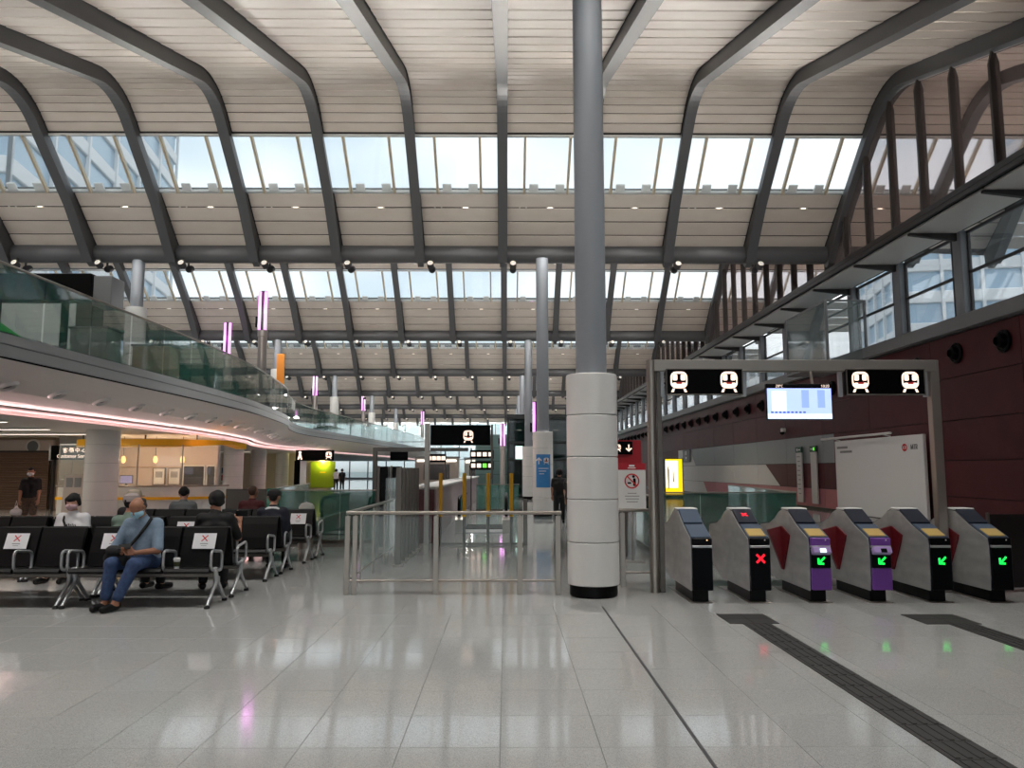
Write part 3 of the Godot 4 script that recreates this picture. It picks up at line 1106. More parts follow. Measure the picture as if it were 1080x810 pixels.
func build_concourse() -> void:
	pillar(Vector3(1.155, 0, -10.38), "large white-clad round pillar nearest the camera with grey shaft above", "")
	var p2 := pillar(Vector3(1.24, 0, -26.2), "white-clad round pillar carrying a blue direction sign", "")
	for n in range(2, 6):
		pillar(Vector3(1.24, 0, -26.55 - BAY * (n - 1)), "thin far pillar in line behind the blue-signed pillar", "distant pillars behind the blue sign")
	for n in range(1, 6):
		pillar(Vector3(-12.95 if n < 3 else -13.4, 0, -26.55 - BAY * (n - 1)), ["", "grey pillar rising behind the balcony glass beside the black billboard", "grey pillar on the balcony behind the orange banner", "white-clad balcony pillar right of the twin-lamp post", "small white-clad balcony pillar in the far curve", "farthest balcony pillar at the end of the glass curve"][n], "", 5, 4.34)
	# blue sign wrapped on pillar two
	var st := S()
	for k in 10:
		var a0 := PI / 2 - 0.75 + 1.5 * k / 10.0
		var a1 := a0 + 0.15
		var q0 := Vector3(cos(a0), 0, sin(a0))
		var q1 := Vector3(cos(a1), 0, sin(a1))
		quad4(st, q0 * 0.35 + Vector3(0, 1.05, 0), q1 * 0.35 + Vector3(0, 1.05, 0), q1 * 0.35 + Vector3(0, 2.15, 0), q0 * 0.35 + Vector3(0, 2.15, 0), q0, q1, q1, q0)
	var bs := part(st, "blue_sign", "blue_sign", p2)
	train_icon(bs, Vector3(0.10, 1.93, 0.345), 0.22, false)
	st = S()
	arrow_shape(st, Vector3(-0.15, 1.93, 0.345), 0.22, PI / 2, Vector3(0, 0, 0.01))
	for k in 3:
		box(st, Vector3(0.0 - 0.03 * k, 1.68 - 0.09 * k, 0.352), Vector3(0.34 - 0.09 * k, 0.022, 0.006))
	part(st, "arrow", "icon_white", bs)
	# barriers
	var b := thing("barrier", "long steel and glass barrier across the concourse left of the big pillar", "barrier", Vector3(0, 0, -10.45))
	rail_run(b, Vector3(-2.12, 0, 0), Vector3(0.72, 0, 0), [0.0, 0.036, 0.416, 0.81, 0.99])
	rail_run(b, Vector3(-2.12, 0, -0.05), Vector3(-2.16, 0, -4.6), [0.215, 0.46, 0.72, 0.99])
	b = thing("barrier", "short steel railing between the big pillar and the gantry post", "barrier", Vector3(0, 0, -11.1))
	rail_run(b, Vector3(1.60, 0, 0), Vector3(2.16, 0, 0), [0.10, 0.93], 0.2)
	# tall glazed pass gates behind the barrier
	for k in 6:
		var z := -13.4 - 0.52 * k
		b = thing("pass_gate_post", ["tall steel post with glass wing nearest behind the barrier corner", "second tall steel glazed post in the receding row", "third tall steel glazed post in the receding row", "fourth tall steel glazed post in the receding row", "fifth tall steel glazed post in the receding row", "last tall steel glazed post before the mosaic wall"][k], "gate post", Vector3(-1.85, 0, z), 0, "tall glazed posts behind the barrier")
		bpart(Vector3(0, 0.84, 0), Vector3(0.10, 1.68, 0.07), "post", "steel_dark", b, 0.006)
		bpart(Vector3(-0.145, 0.85, 0), Vector3(0.17, 1.3, 0.012), "glass_wing", "glass", b)
		bpart(Vector3(0, 0.02, 0), Vector3(0.16, 0.04, 0.16), "foot_plate", "steel", b, 0.005)
	for k in 2:
		b = thing("dark_cabinet", ["narrow dark cabinet behind the barrier's left corner", "narrow dark cabinet next to the tall glazed posts"][k], "cabinet", Vector3(-2.55 + 0.26 * k, 0, -16.3))
		bpart(Vector3(0, 0.86, 0), Vector3(0.16, 1.7, 0.3), "body", "black", b, 0.01)
		bpart(Vector3(-0.11, 0.86, 0.1), Vector3(0.05, 1.72, 0.10), "edge_post", "steel_dark", b, 0.005)
		bpart(Vector3(0.09, 0.86, 0.1), Vector3(0.02, 1.6, 0.08), "side_rail", "steel_dark", b, 0.004)
		bpart(Vector3(0, 0.03, 0), Vector3(0.18, 0.06, 0.32), "base", "steel", b, 0.004)
	# sign stand by the pillar
	b = thing("notice_stand", "white no-trolleys notice with red header on a slim stand", "notice", Vector3(2.27, 0, -14.0))
	bpart(Vector3(0, 1.28, 0), Vector3(0.50, 0.72, 0.03), "board", "white", b, 0.006)
	bpart(Vector3(0, 1.70, 0), Vector3(0.50, 0.12, 0.034), "header", "sign_red", b, 0.004)
	bpart(Vector3(0, 1.715, 0.018), Vector3(0.10, 0.032, 0.004), "header_print", "icon_white", b)
	bpart(Vector3(0, 1.675, 0.018), Vector3(0.14, 0.016, 0.004), "header_print", "icon_white", b)
	st = S()
	for k in 24:
		var a0 := TAU * k / 24.0
		var a1 := TAU * (k + 1) / 24.0
		prism(st, [Vector2(cos(a0), sin(a0)) * 0.135, Vector2(cos(a1), sin(a1)) * 0.135, Vector2(cos(a1), sin(a1)) * 0.112, Vector2(cos(a0), sin(a0)) * 0.112], Vector3(0, 1.44, 0.016), Vector3.RIGHT, Vector3.UP, Vector3(0, 0, 0.004))
	box(st, Vector3(0, 1.44, 0.020), Vector3(0.24, 0.022, 0.004), 0.0, Basis(Vector3(0, 0, 1), -PI / 4))
	part(st, "prohibition_ring", "mark_red", b)
	st = S()
	prism(st, [Vector2(-0.08, -0.05), Vector2(-0.01, -0.05), Vector2(-0.02, -0.02), Vector2(-0.08, -0.02)], Vector3(0, 1.44, 0.016), Vector3.RIGHT, Vector3.UP, Vector3(0, 0, 0.003))
	prism(st, round_rect(0.05, 0.14, 0.02), Vector3(0.045, 1.42, 0.016), Vector3.RIGHT, Vector3.UP, Vector3(0, 0, 0.003))
	prism(st, disc(0.025, 12), Vector3(0.03, 1.52, 0.016), Vector3.RIGHT, Vector3.UP, Vector3(0, 0, 0.003))
	part(st, "trolley_figure", "black", b)
	st = S()
	for k in 4:
		box(st, Vector3(0, 1.22 - 0.05 * k, 0.017), Vector3([0.16, 0.26, 0.24, 0.2][k], 0.014, 0.003))
	part(st, "small_print", "print_grey", b)
	st = S()
	rod(st, Vector3(0, 0.02, -0.03), Vector3(0, 1.0, -0.03), 0.02, 8)
	box(st, Vector3(0, 0.012, -0.03), Vector3(0.4, 0.024, 0.3), 0.004)
	part(st, "stand", "steel", b)
	b = thing("direction_sign", "small black train and arrow sign on a red panel behind the big pillar", "sign", Vector3(2.3, 0, -14.9))
	bpart(Vector3(-0.07, 2.06, 0.03), Vector3(0.40, 0.25, 0.05), "sign_box", "sign_black", b, 0.005)
	bpart(Vector3(0.02, 1.90, -0.01), Vector3(0.58, 0.62, 0.03), "red_panel", "sign_red", b, 0.004)
	bpart(Vector3(-0.08, 1.70, 0.02), Vector3(0.36, 0.09, 0.03), "black_strip", "sign_black", b, 0.004)
	train_icon(b, Vector3(-0.15, 2.06, 0.056), 0.14)
	st = S()
	arrow_shape(st, Vector3(0.06, 2.06, 0.056), 0.13, -PI / 2, Vector3(0, 0, 0.006))
	part(st, "arrow", "icon_lit", b)
	st = S()
	rod(st, Vector3(0, 0, -0.05), Vector3(0, 2.2, -0.05), 0.03, 8)
	part(st, "pole", "steel_dark", b)
	# yellow-sleeved bollards in front of the escalator
	var bx := [-1.44, -0.92, -0.40, 0.11]
	for k in 4:
		b = thing("bollard", ["leftmost yellow-sleeved steel bollard before the escalator", "second yellow-sleeved bollard from the mosaic wall", "third yellow-sleeved bollard from the mosaic wall", "rightmost yellow-sleeved steel bollard before the escalator"][k], "bollard", Vector3(bx[k], 0, -17.05), 0, "yellow-sleeved bollards before the escalator")
		st = S()
		lathe(st, [Vector2(0.033, 0.0), Vector2(0.033, 0.8)], Vector3.ZERO, 14)
		part(st, "pipe", "steel_dark", b)
		st = S()
		lathe(st, [Vector2(0.034, 0.62), Vector2(0.042, 0.625), Vector2(0.042, 1.55), Vector2(0.03, 1.57), Vector2(0, 1.57)], Vector3.ZERO, 14)
		part(st, "yellow_sleeve", "bollard_yellow", b)
	b = thing("floor_rail", "low steel rail on the floor linking the yellow bollards", "rail", Vector3(-0.6, 0, -17.12))
	bpart(Vector3(0, 0.03, 0), Vector3(1.95, 0.05, 0.03), "rail", "steel_dark", b, 0.004)
	bpart(Vector3(1.02, 0.5, 0), Vector3(0.09, 1.0, 0.06), "end_post", "steel_dark", b, 0.004)
	# mosaic wall and ledge by the escalator
	b = structure("wall_mosaic")
	bpart(Vector3(-1.95, 0.6, -17.9), Vector3(0.62, 1.2, 0.5), "mosaic_end", "mosaic", b, 0.01)
	bpart(Vector3(-1.95, 0.6, -32), Vector3(0.56, 1.2, 27.6), "side_wall", "terrazzo", b, 0.01)
	bpart(Vector3(-1.95, 1.23, -31.6), Vector3(0.72, 0.06, 28.2), "ledge", "white", b, 0.01)
	escalator(Vector3(-0.62, 0, -20.6), "escalator with black handrails behind the yellow bollards", 0.0)
	escalator(Vector3(-4.15, 0, -20.2), "escalator end with steel skirts behind the teal glass wall", 0.0)
	# teal glass enclosures
	glass_fence(Vector3(-5.3, 0, -17.5), Vector3(-2.95, 0, -17.5), 3, 1.18, "teal glass fence behind the rows of seats")
	glass_fence(Vector3(-5.75, 0, -19.4), Vector3(-6.6, 0, -26), 5, 1.18, "receding teal glass fence beside the grey information board")
	glass_fence(Vector3(-1.2, 0, -31), Vector3(0.5, 0, -31), 2, 1.05, "teal glass fence behind the escalator")
	glass_fence(Vector3(3.35, 0, -17.8), Vector3(6.65, 0, -17.8), 3, 1.12, "teal glass fence behind the ticket gates")
	glass_fence(Vector3(2.9, 0, -14.6), Vector3(2.95, 0, -17.6), 2, 1.12, "receding teal glass fence beside the gantry post")
	glass_fence(Vector3(6.7, 0, -17.9), Vector3(7.6, 0, -26.5), 4, 1.12, "receding teal glass fence towards the burgundy wall")
	# grey information boards by the seats
	b = thing("information_board", "low grey framed board behind the seated man in maroon", "board", Vector3(-6.2, 0, -18.6))
	bpart(Vector3(0, 0.85, 0), Vector3(0.98, 0.66, 0.05), "panel", "grey_board", b, 0.008)
	st = S()
	for s in [-0.47, 0.47]:
		box(st, Vector3(s, 0.59, 0), Vector3(0.04, 1.18, 0.06), 0.006)
	box(st, Vector3(0, 1.17, 0), Vector3(0.98, 0.03, 0.06), 0.005)
	part(st, "frame", "steel_dark", b)
	b = thing("glass_screen", "small pale glass screen right of the grey board", "screen", Vector3(-5.5, 0, -18.4))
	bpart(Vector3(0, 0.62, 0), Vector3(0.32, 1.16, 0.02), "pane", "far_glass", b)
	bpart(Vector3(0, 0.03, 0), Vector3(0.34, 0.06, 0.08), "shoe", "steel", b, 0.005)
	b = thing("litter_bin", "round steel litter bin with a domed lid before the teal glass", "bin", Vector3(-4.2, 0, -16.4))
	st = S()
	lathe(st, [Vector2(0.15, 0), Vector2(0.15, 0.72), Vector2(0.14, 0.74)], Vector3.ZERO, 20)
	part(st, "drum", "steel", b)
	st = S()
	lathe(st, [Vector2(0.155, 0.80), Vector2(0.16, 0.86), Vector2(0.12, 0.93), Vector2(0, 0.97)], Vector3.ZERO, 20)
	for k in 4:
		rod(st, Vector3(cos(k * PI / 2) * 0.13, 0.72, sin(k * PI / 2) * 0.13), Vector3(cos(k * PI / 2) * 0.13, 0.84, sin(k * PI / 2) * 0.13), 0.012, 6)
	part(st, "domed_lid", "white", b)
	# dark tactile paths
	for q in [[2.69, -8.47, 0.30, -2.0, 2.40, 2.94], [4.89, -8.43, 0.30, -2.0, 4.50, 5.10]]:
		b = thing("tactile_path", "dark tactile strip leading to the purple gates" if q[0] < 4 else "dark tactile strip leading to the rightmost gates", "floor strip", Vector3(q[0], 0, 0))
		var z: float = q[1]
		while z < q[3]:
			st = S()
			box(st, Vector3(0, 0.003, z + 0.15), Vector3(q[2], 0.006, 0.296), 0.002)
			for j in 4:
				box(st, Vector3(-0.105 + 0.07 * j, 0.008, z + 0.15), Vector3(0.03, 0.006, 0.27), 0.002)
			part(st, "guide_tile", "tactile", b)
			z += 0.3
		var x: float = q[4] - q[0]
		var nx := 2
		var wx: float = (q[5] - q[4]) / nx
		for i in nx:
			for j in 2:
				st = S()
				box(st, Vector3(x + wx * (i + 0.5), 0.003, q[1] - 0.14 - 0.275 * j), Vector3(wx - 0.004, 0.006, 0.271), 0.002)
				part(st, "warning_tile", "tactile", b)

func glass_fence(a: Vector3, b: Vector3, n: int, h: float, label: String) -> void:
	var o := thing("glass_fence", label, "glass fence", a)
	var d := b - a
	var dn := d.normalized()
	var bas := Basis(dn, Vector3.UP, dn.cross(Vector3.UP))
	var w := d.length() / n
	for k in n:
		var st := S()
		box(st, dn * (w * (k + 0.5)) + Vector3(0, h / 2, 0), Vector3(w - 0.015, h - 0.04, 0.018), 0.0, bas)
		part(st, "glass_panel", "teal_glass", o)
	var st := S()
	box(st, d / 2 + Vector3(0, h, 0), Vector3(d.length() + 0.04, 0.03, 0.05), 0.006, bas)
	part(st, "handrail", "steel", o)
	st = S()
	box(st, d / 2 + Vector3(0, 0.04, 0), Vector3(d.length(), 0.08, 0.05), 0.006, bas)
	part(st, "base_channel", "steel_dark", o)

func escalator(at: Vector3, label: String, turn: float) -> void:
	var e := thing("escalator", label, "escalator", at, turn)
	for s in [-0.62, 0.62]:
		var st := S()
		prism(st, [Vector2(-0.25, 0), Vector2(-0.25, 0.34), Vector2(-0.1, 0.42), Vector2(3.4, 0.42), Vector2(3.4, 0)], Vector3(s - 0.10, 0, 0), Vector3(0, 0, -1), Vector3.UP, Vector3(0.20, 0, 0))
		part(st, "skirt", "steel", e)
		st = S()
		prism(st, [Vector2(0.0, 0.40), Vector2(-0.12, 0.6), Vector2(-0.05, 0.82), Vector2(0.1, 0.88), Vector2(3.4, 0.88), Vector2(3.4, 0.40)], Vector3(s - 0.008, 0, 0), Vector3(0, 0, -1), Vector3.UP, Vector3(0.016, 0, 0))
		part(st, "balustrade_glass", "teal_glass", e)
		st = S()
		var pts := []
		for k in 9:
			var a := -PI / 2 - PI * k / 8.0
			pts.append(Vector3(s, 0.655 + sin(a) * 0.255, -0.12 - cos(a) * -0.255 * 1.0 if false else -0.1 + absf(cos(a)) * 0.25))
		pts.append(Vector3(s, 0.91, -1.5))
		pts.append(Vector3(s, 0.91, -3.4))
		tube(st, pts, 0.042, 8)
		part(st, "handrail", "black", e)
	bpart(Vector3(0, 0.012, -0.2), Vector3(1.04, 0.024, 1.0), "landing_plate", "aluminium", e, 0.004)
	for k in 4:
		bpart(Vector3(0, 0.02, -0.95 - 0.4 * k), Vector3(1.02, 0.04, 0.38), "step", "rubber", e, 0.004)

# ---------------------------------------------------------------- ticket gates
func build_gates() -> void:
	var xs := [2.30, 3.02, 3.775, 4.53, 5.28, 6.035]
	var kinds := ["plain", "closed", "purple", "purple", "open", "open"]
	var labels := ["leftmost ticket gate with a plain dark front and no symbol", "ticket gate showing a red cross", "purple-fronted ticket gate nearest the red-cross gate", "purple-fronted ticket gate second from the red-cross gate", "black-fronted ticket gate with green arrow next to a purple gate", "rightmost black-fronted ticket gate with green arrow"]
	for k in 6:
		gate(Vector3(xs[k], 0, -9.72), kinds[k], labels[k], k)
	# dark swing gate at the right end
	var o := thing("swing_gate", "dark glass swing gate right of the last ticket gate", "gate", Vector3(6.9, 0, -10.6))
	bpart(Vector3(0, 0.55, 0), Vector3(0.62, 0.98, 0.03), "dark_leaf", "gate_dark", o, 0.004)
	bpart(Vector3(0.20, 0.55, 0.03), Vector3(0.018, 0.98, 0.03), "edge_strip", "aluminium", o, 0.003)
	bpart(Vector3(0.36, 0.53, 0), Vector3(0.07, 1.06, 0.07), "post", "steel", o, 0.006)
	bpart(Vector3(-0.32, 0.53, 0), Vector3(0.03, 1.06, 0.05), "hinge_post", "steel_dark", o, 0.004)

func gate(at: Vector3, kind: String, label: String, k: int) -> void:
	var g := thing("ticket_gate", label, "ticket gate", at, 0, "row of ticket gates")
	var w := 0.27
	var U := Vector3(0, 0, -1)
	# side profile in (depth, height)
	var body := [Vector2(0.05, 0.16), Vector2(0.015, 0.45), Vector2(0.02, 0.66), Vector2(0.05, 0.80), Vector2(0.42, 0.945), Vector2(0.56, 1.02), Vector2(0.72, 1.105), Vector2(0.92, 1.115), Vector2(1.05, 1.075), Vector2(1.22, 0.98), Vector2(1.45, 0.90), Vector2(1.82, 0.86), Vector2(1.88, 0.82), Vector2(1.90, 0.42), Vector2(1.82, 0.36), Vector2(1.45, 0.20), Vector2(1.3, 0.16)]
	var st := S()
	prism(st, body, Vector3(0.012, 0, 0), U, Vector3.UP, Vector3(w - 0.024, 0, 0))
	part(st, "core", "gate_navy" if kind != "plain" else "gate_navy", g)
	# stainless side skins in three sheets with joints
	for s in [-1.0, 1.0]:
		var x0 := 0.0 if s < 0 else w - 0.014
		for seg in [[0.03, 0.62], [0.626, 1.02], [1.026, 1.9]]:
			var clip := PackedVector2Array([Vector2(seg[0], 0.1), Vector2(seg[1], 0.1), Vector2(seg[1], 1.3), Vector2(seg[0], 1.3)])
			var shrunk := []
			for p in body:
				shrunk.append(Vector2(p.x, p.y - 0.012))
			for q in Geometry2D.intersect_polygons(PackedVector2Array(shrunk), clip):
				st = S()
				prism(st, Array(q), Vector3(x0, 0, 0), U, Vector3.UP, Vector3(0.014, 0, 0))
				part(st, "side_skin", "gate_steel", g)
	# foot
	st = S()
	box(st, Vector3(w / 2, 0.08, -0.62), Vector3(w - 0.07, 0.16, 1.0), 0.008)
	part(st, "foot", "black", g)
	st = S()
	box(st, Vector3(w / 2, 0.005, -0.72), Vector3(w + 0.03, 0.01, 1.36), 0.003)
	part(st, "base_plate", "steel", g)
	# front panel
	var front := "gate_front"
	if kind == "purple":
		for f in [[0.165, 0.43, "gate_purple"], [0.435, 0.60, "gate_front"], [0.70, 0.80, "gate_purple"]]:
			bpart(Vector3(w / 2, (f[0] + f[1]) / 2, 0.002), Vector3(w - 0.03, f[1] - f[0], 0.05), "front_panel", f[2], g, 0.008)
		st = S()
		box(st, Vector3(w / 2, 0.645, 0.03), Vector3(w - 0.04, 0.085, 0.08), 0.01, Basis(Vector3.RIGHT, -0.45))
		var rd := part(st, "card_reader", "gate_lilac", g)
		st = S()
		box(st, Vector3(w / 2 + 0.01, 0.652, 0.070), Vector3(0.075, 0.05, 0.012), 0.002, Basis(Vector3.RIGHT, -0.45))
		part(st, "reader_window", "screen_white" if k == 2 else "black", rd)
	else:
		bpart(Vector3(w / 2, 0.42, 0.0), Vector3(w - 0.02, 0.52, 0.05), "front_panel", front, g, 0.01)
		bpart(Vector3(w / 2, 0.755, 0.0), Vector3(w - 0.02, 0.09, 0.05), "front_panel", front, g, 0.01)
	bpart(Vector3(w / 2, 0.695, 0.004), Vector3(w - 0.03, 0.03, 0.05), "ticket_slot", "aluminium", g, 0.004)
	# symbol
	if kind == "closed":
		st = S()
		cross_shape(st, Vector3(w / 2, 0.55, 0.026), 0.10, Vector3(0, 0, 0.008), 0.18)
		part(st, "red_cross", "lit_red", g)
	elif kind != "plain":
		st = S()
		arrow_shape(st, Vector3(w / 2, 0.525, 0.028), 0.12, -PI * 0.75, Vector3(0, 0, 0.008))
		part(st, "green_arrow", "lit_green", g)
	# sloping top: reader plate, slope, display, cap
	var slope := Basis(Vector3.RIGHT, atan2(0.145, 0.37))
	st = S()
	box(st, Vector3(w / 2, 0.865, -0.20), Vector3(w - 0.02, 0.03, 0.37), 0.006, slope)
	part(st, "reader_deck", "gate_slate", g)
	if kind != "plain":
		st = S()
		box(st, Vector3(w / 2 - 0.01, 0.850, -0.13), Vector3(w - 0.06, 0.032, 0.20), 0.006, slope)
		part(st, "ticket_pad", "gold", g)
	var slope2 := Basis(Vector3.RIGHT, atan2(0.16, 0.30))
	st = S()
	box(st, Vector3(w / 2, 1.032, -0.572), Vector3(w - 0.02, 0.03, 0.34), 0.006, slope2)
	var hd := part(st, "display_hood", "gate_slate" if kind == "plain" else "gate_navy", g)
	if kind != "plain":
		st = S()
		box(st, Vector3(w / 2, 1.044, -0.586), Vector3(w - 0.10, 0.014, 0.16), 0.003, slope2)
		part(st, "display", "screen_off" if kind == "closed" or k == 3 or k == 4 else "screen_dim", hd)
	if kind == "closed":
		st = S()
		cross_shape(st, Vector3.ZERO, 0.07, Vector3(0, 0, 0.004), 0.2)
		put(mesh_of(st, "lit_red"), "display_cross", hd, Vector3(w / 2, 1.052, -0.582), slope2 * Basis(Vector3.RIGHT, -PI / 2))
	bpart(Vector3(w / 2, 1.118, -0.83), Vector3(w, 0.03, 0.24), "top_cap", "white", g, 0.01)
	st = S()
	rod(st, Vector3(w * 0.72, 0.775, 0.02), Vector3(w * 0.72, 0.775, 0.03), 0.008, 8)
	part(st, "indicator", "lamp_warm" if kind == "plain" else "icon_white", g)
	# red paddle on the left flank
	if k >= 2:
		st = S()
		prism(st, [Vector2(0.0, 0.88), Vector2(-0.20, 0.83), Vector2(-0.19, 0.79), Vector2(-0.02, 0.30), Vector2(0.0, 0.30)], Vector3(0.0, 0, -0.92), Vector3.RIGHT, Vector3.UP, Vector3(0, 0, -0.05))
		part(st, "paddle", "paddle_red", g)
		st = S()
		prism(st, [Vector2(0.92, 0.88), Vector2(0.64, 0.78), Vector2(0.66, 0.72), Vector2(0.90, 0.30), Vector2(0.95, 0.30), Vector2(0.97, 0.88)], Vector3(-0.016, 0, 0), U, Vector3.UP, Vector3(0.018, 0, 0))
		part(st, "paddle_housing", "paddle_red", g)

# ---------------------------------------------------------------- gantry over the gates
func build_gantry() -> void:
	var g := thing("gantry", "square steel portal frame over the ticket gates", "gantry", Vector3(0, 0, -10.6))
	var st := S()
	rod(st, Vector3(2.01, 0, 0), Vector3(2.01, 3.16, 0), 0.065, 16)
	part(st, "round_post", "steel", g)
	bpart(Vector3(2.115, 1.5, -0.03), Vector3(0.07, 3.0, 0.09), "square_post", "steel_dark", g, 0.006)
	bpart(Vector3(5.94, 1.58, 0), Vector3(0.13, 3.16, 0.12), "square_post", "steel", g, 0.008)
	bpart(Vector3(4.0, 3.08, 0), Vector3(3.92, 0.16, 0.14), "cross_bar", "steel", g, 0.008)
	bpart(Vector3(4.0, 3.10, -0.10), Vector3(3.9, 0.05, 0.05), "cable_tray", "steel_dark", g, 0.004)
	for x in [2.16, 3.30, 4.64, 5.83]:
		bpart(Vector3(x, 2.85, 0), Vector3(0.05, 0.40, 0.06), "sign_bracket", "aluminium", g, 0.004)
	for q in [[2.73, 1.06, "left", 0.31], [5.235, 1.09, "right", 0.33]]:
		var s := thing("train_sign", "black lit sign with two train symbols at the gantry's %s end" % ("pillar" if q[2] == "left" else "wall"), "sign", Vector3(q[0], 2.85, -10.55), 0, "gantry train signs")
		bpart(Vector3.ZERO, Vector3(q[1], 0.36, 0.10), "housing", "sign_black", s, 0.008)
		st = S()
		for y in [-0.175, 0.175]:
			box(st, Vector3(0, y, 0.045), Vector3(q[1], 0.014, 0.02), 0.003)
		for x in [-q[1] / 2 + 0.007, q[1] / 2 - 0.007]:
			box(st, Vector3(x, 0, 0.045), Vector3(0.014, 0.36, 0.02), 0.003)
		part(st, "frame", "steel_dark", s)
		for x in [-1.0, 1.0]:
			train_icon(s, Vector3(x * 0.345 - 0.01, 0.0, 0.052), 0.29)
	var t := thing("information_screen", "flat information screen hanging between the two train signs", "screen", Vector3(4.015, 2.57, -10.5))
	bpart(Vector3.ZERO, Vector3(0.91, 0.50, 0.06), "housing", "black", t, 0.008)
	bpart(Vector3(0, -0.025, 0.032), Vector3(0.88, 0.42, 0.004), "display", "screen_blue", t)
	var dsp := t.get_child(1)
	bpart(Vector3(-0.28, 0.01, 0.036), Vector3(0.20, 0.28, 0.004), "window_picture", "screen_pale", dsp)
	bpart(Vector3(0.08, 0.04, 0.036), Vector3(0.10, 0.24, 0.004), "curtain_picture", "screen_sky", dsp)
	bpart(Vector3(0.30, 0.04, 0.036), Vector3(0.10, 0.24, 0.004), "curtain_picture", "screen_sky", dsp)
	bpart(Vector3(0, -0.20, 0.036), Vector3(0.88, 0.07, 0.004), "caption_bar", "screen_pale", dsp)
	st = S()
	for k in 9:
		box(st, Vector3(-0.38 + 0.055 * k, -0.145, 0.040), Vector3(0.034, 0.022, 0.003))
	part(st, "caption", "caption_blue", dsp)
	put(text_mesh("28°C", 0.035, 0.003, "icon_lit"), "temperature_text", dsp, Vector3(-0.27, 0.215, 0.036))
	put(text_mesh("10:20", 0.035, 0.003, "icon_lit"), "clock_text", dsp, Vector3(0.36, 0.215, 0.036))
	st = S()
	rod(st, Vector3(0.20, 0.24, 0), Vector3(0.20, 0.46, -0.06), 0.02, 8)
	part(st, "hanger", "steel", t)
	for q in [[Vector3(3.10, 2.93, -10.75), "small domed camera under the gantry beside the left train sign"], [Vector3(12.78, 3.35, -35.6), "small domed camera on the burgundy wall above the grey stripe"]]:
		var c := thing("dome_camera", q[1], "camera", q[0])
		st = S()
		if q[0].x < 5:
			box(st, Vector3(0, 0.04, 0), Vector3(0.16, 0.05, 0.12), 0.01)
		else:
			box(st, Vector3(0.06, 0.1, 0), Vector3(0.2, 0.2, 0.2), 0.03)
		part(st, "mount", "white", c)
		st = S()
		var k := 1.0 if q[0].x < 5 else 2.2
		lathe(st, [Vector2(0.055 * k, 0.02), Vector2(0.055 * k, 0.0), Vector2(0.04 * k, -0.04 * k), Vector2(0.0, -0.06 * k)], Vector3.ZERO, 14)
		part(st, "dome", "black", c)
	# boards on the burgundy wall
	var h := thing("white_hoarding", "big plain white hoarding against the burgundy wall", "hoarding", Vector3(12.7, 0, -26.45))
	bpart(Vector3(0, 1.37, 0), Vector3(0.10, 2.70, 6.3), "panel", "panel_white", h, 0.01)
	st = S()
	rod(st, Vector3(-0.25, 2.82, -3.9), Vector3(-0.25, 2.82, 1.6), 0.04, 8)
	for z in [-3.0, 0.9]:
		rod(st, Vector3(-0.25, 2.82, z), Vector3(0.1, 2.74, z), 0.02, 6)
	part(st, "top_tube", "white", h)
	var side := Basis(Vector3.UP, -PI / 2)
	put(text_mesh("MTR", 0.16, 0.01, "mid_grey"), "lettering", h, Vector3(-0.055, 2.34, 2.62), side)
	st = S()
	for k in 20:
		var a0 := TAU * k / 20.0
		var a1 := TAU * (k + 1) / 20.0
		prism(st, [Vector2(cos(a0) * 0.15, sin(a0) * 0.12), Vector2(cos(a1) * 0.15, sin(a1) * 0.12), Vector2(cos(a1) * 0.11, sin(a1) * 0.08), Vector2(cos(a0) * 0.11, sin(a0) * 0.08)], Vector3(-0.05, 2.34, 2.05), Vector3(0, 0, 1), Vector3.UP, Vector3(-0.01, 0, 0))
	box(st, Vector3(-0.055, 2.34, 2.05), Vector3(0.012, 0.2, 0.05))
	part(st, "emblem", "mark_red", h)
	bpart(Vector3(-0.052, 2.46, -2.5), Vector3(0.006, 0.08, 0.9), "small_print", "print_grey", h)
	bpart(Vector3(-0.052, 2.30, -2.2), Vector3(0.006, 0.08, 1.0), "small_print", "print_grey", h)
	for k in 2:
		h = thing("exit_list_board", ["tall narrow exit list board with printed lines", "tall narrow blank exit board next to the white hoarding"][k], "board", Vector3(12.9, 0, [-33.9, -32.3][k]), 0, "narrow exit boards")
		bpart(Vector3(0, 1.30, 0), Vector3(0.06, 2.15, 0.62), "panel", "off_white", h, 0.006)
		bpart(Vector3(-0.01, 2.50, 0), Vector3(0.07, 0.25, 0.66), "header", "sign_green", h, 0.006)
		bpart(Vector3(-0.047, 2.50, -0.12 + 0.24 * k), Vector3(0.006, 0.12, 0.12), "header_symbol", "lit_sign_green" if k == 1 else "icon_white", h)
		bpart(Vector3(-0.047, 2.50, 0.12 - 0.24 * k), Vector3(0.006, 0.05, 0.2), "header_print", "icon_white", h)
		if k == 0:
			st = S()
			for j in 9:
				box(st, Vector3(-0.033, 2.2 - 0.2 * j, -0.05 + 0.03 * (j % 3)), Vector3(0.006, 0.045, 0.36 - 0.05 * (j % 3)))
			part(st, "printed_lines", "print_grey", h)
	h = thing("advert_lightbox", "glowing yellow and white advert box beside the gantry post", "advert", Vector3(9.95, 0, -46))
	bpart(Vector3(0, 1.15, 0), Vector3(1.12, 2.30, 0.22), "case", "black", h, 0.01)
	bpart(Vector3(0, 1.20, 0.115), Vector3(1.0, 2.12, 0.01), "display", "ad_yellow", h)
	bpart(Vector3(-0.13, 1.36, 0.124), Vector3(0.72, 1.6, 0.01), "white_print", "ad_white", h.get_child(1))
	st = S()
	prism(st, [Vector2(-0.36, 0.5), Vector2(-0.30, 0.5), Vector2(-0.28, 1.6), Vector2(-0.34, 1.9), Vector2(-0.38, 1.6)], Vector3(0, 0, 0.13), Vector3.RIGHT, Vector3.UP, Vector3(0, 0, 0.006))
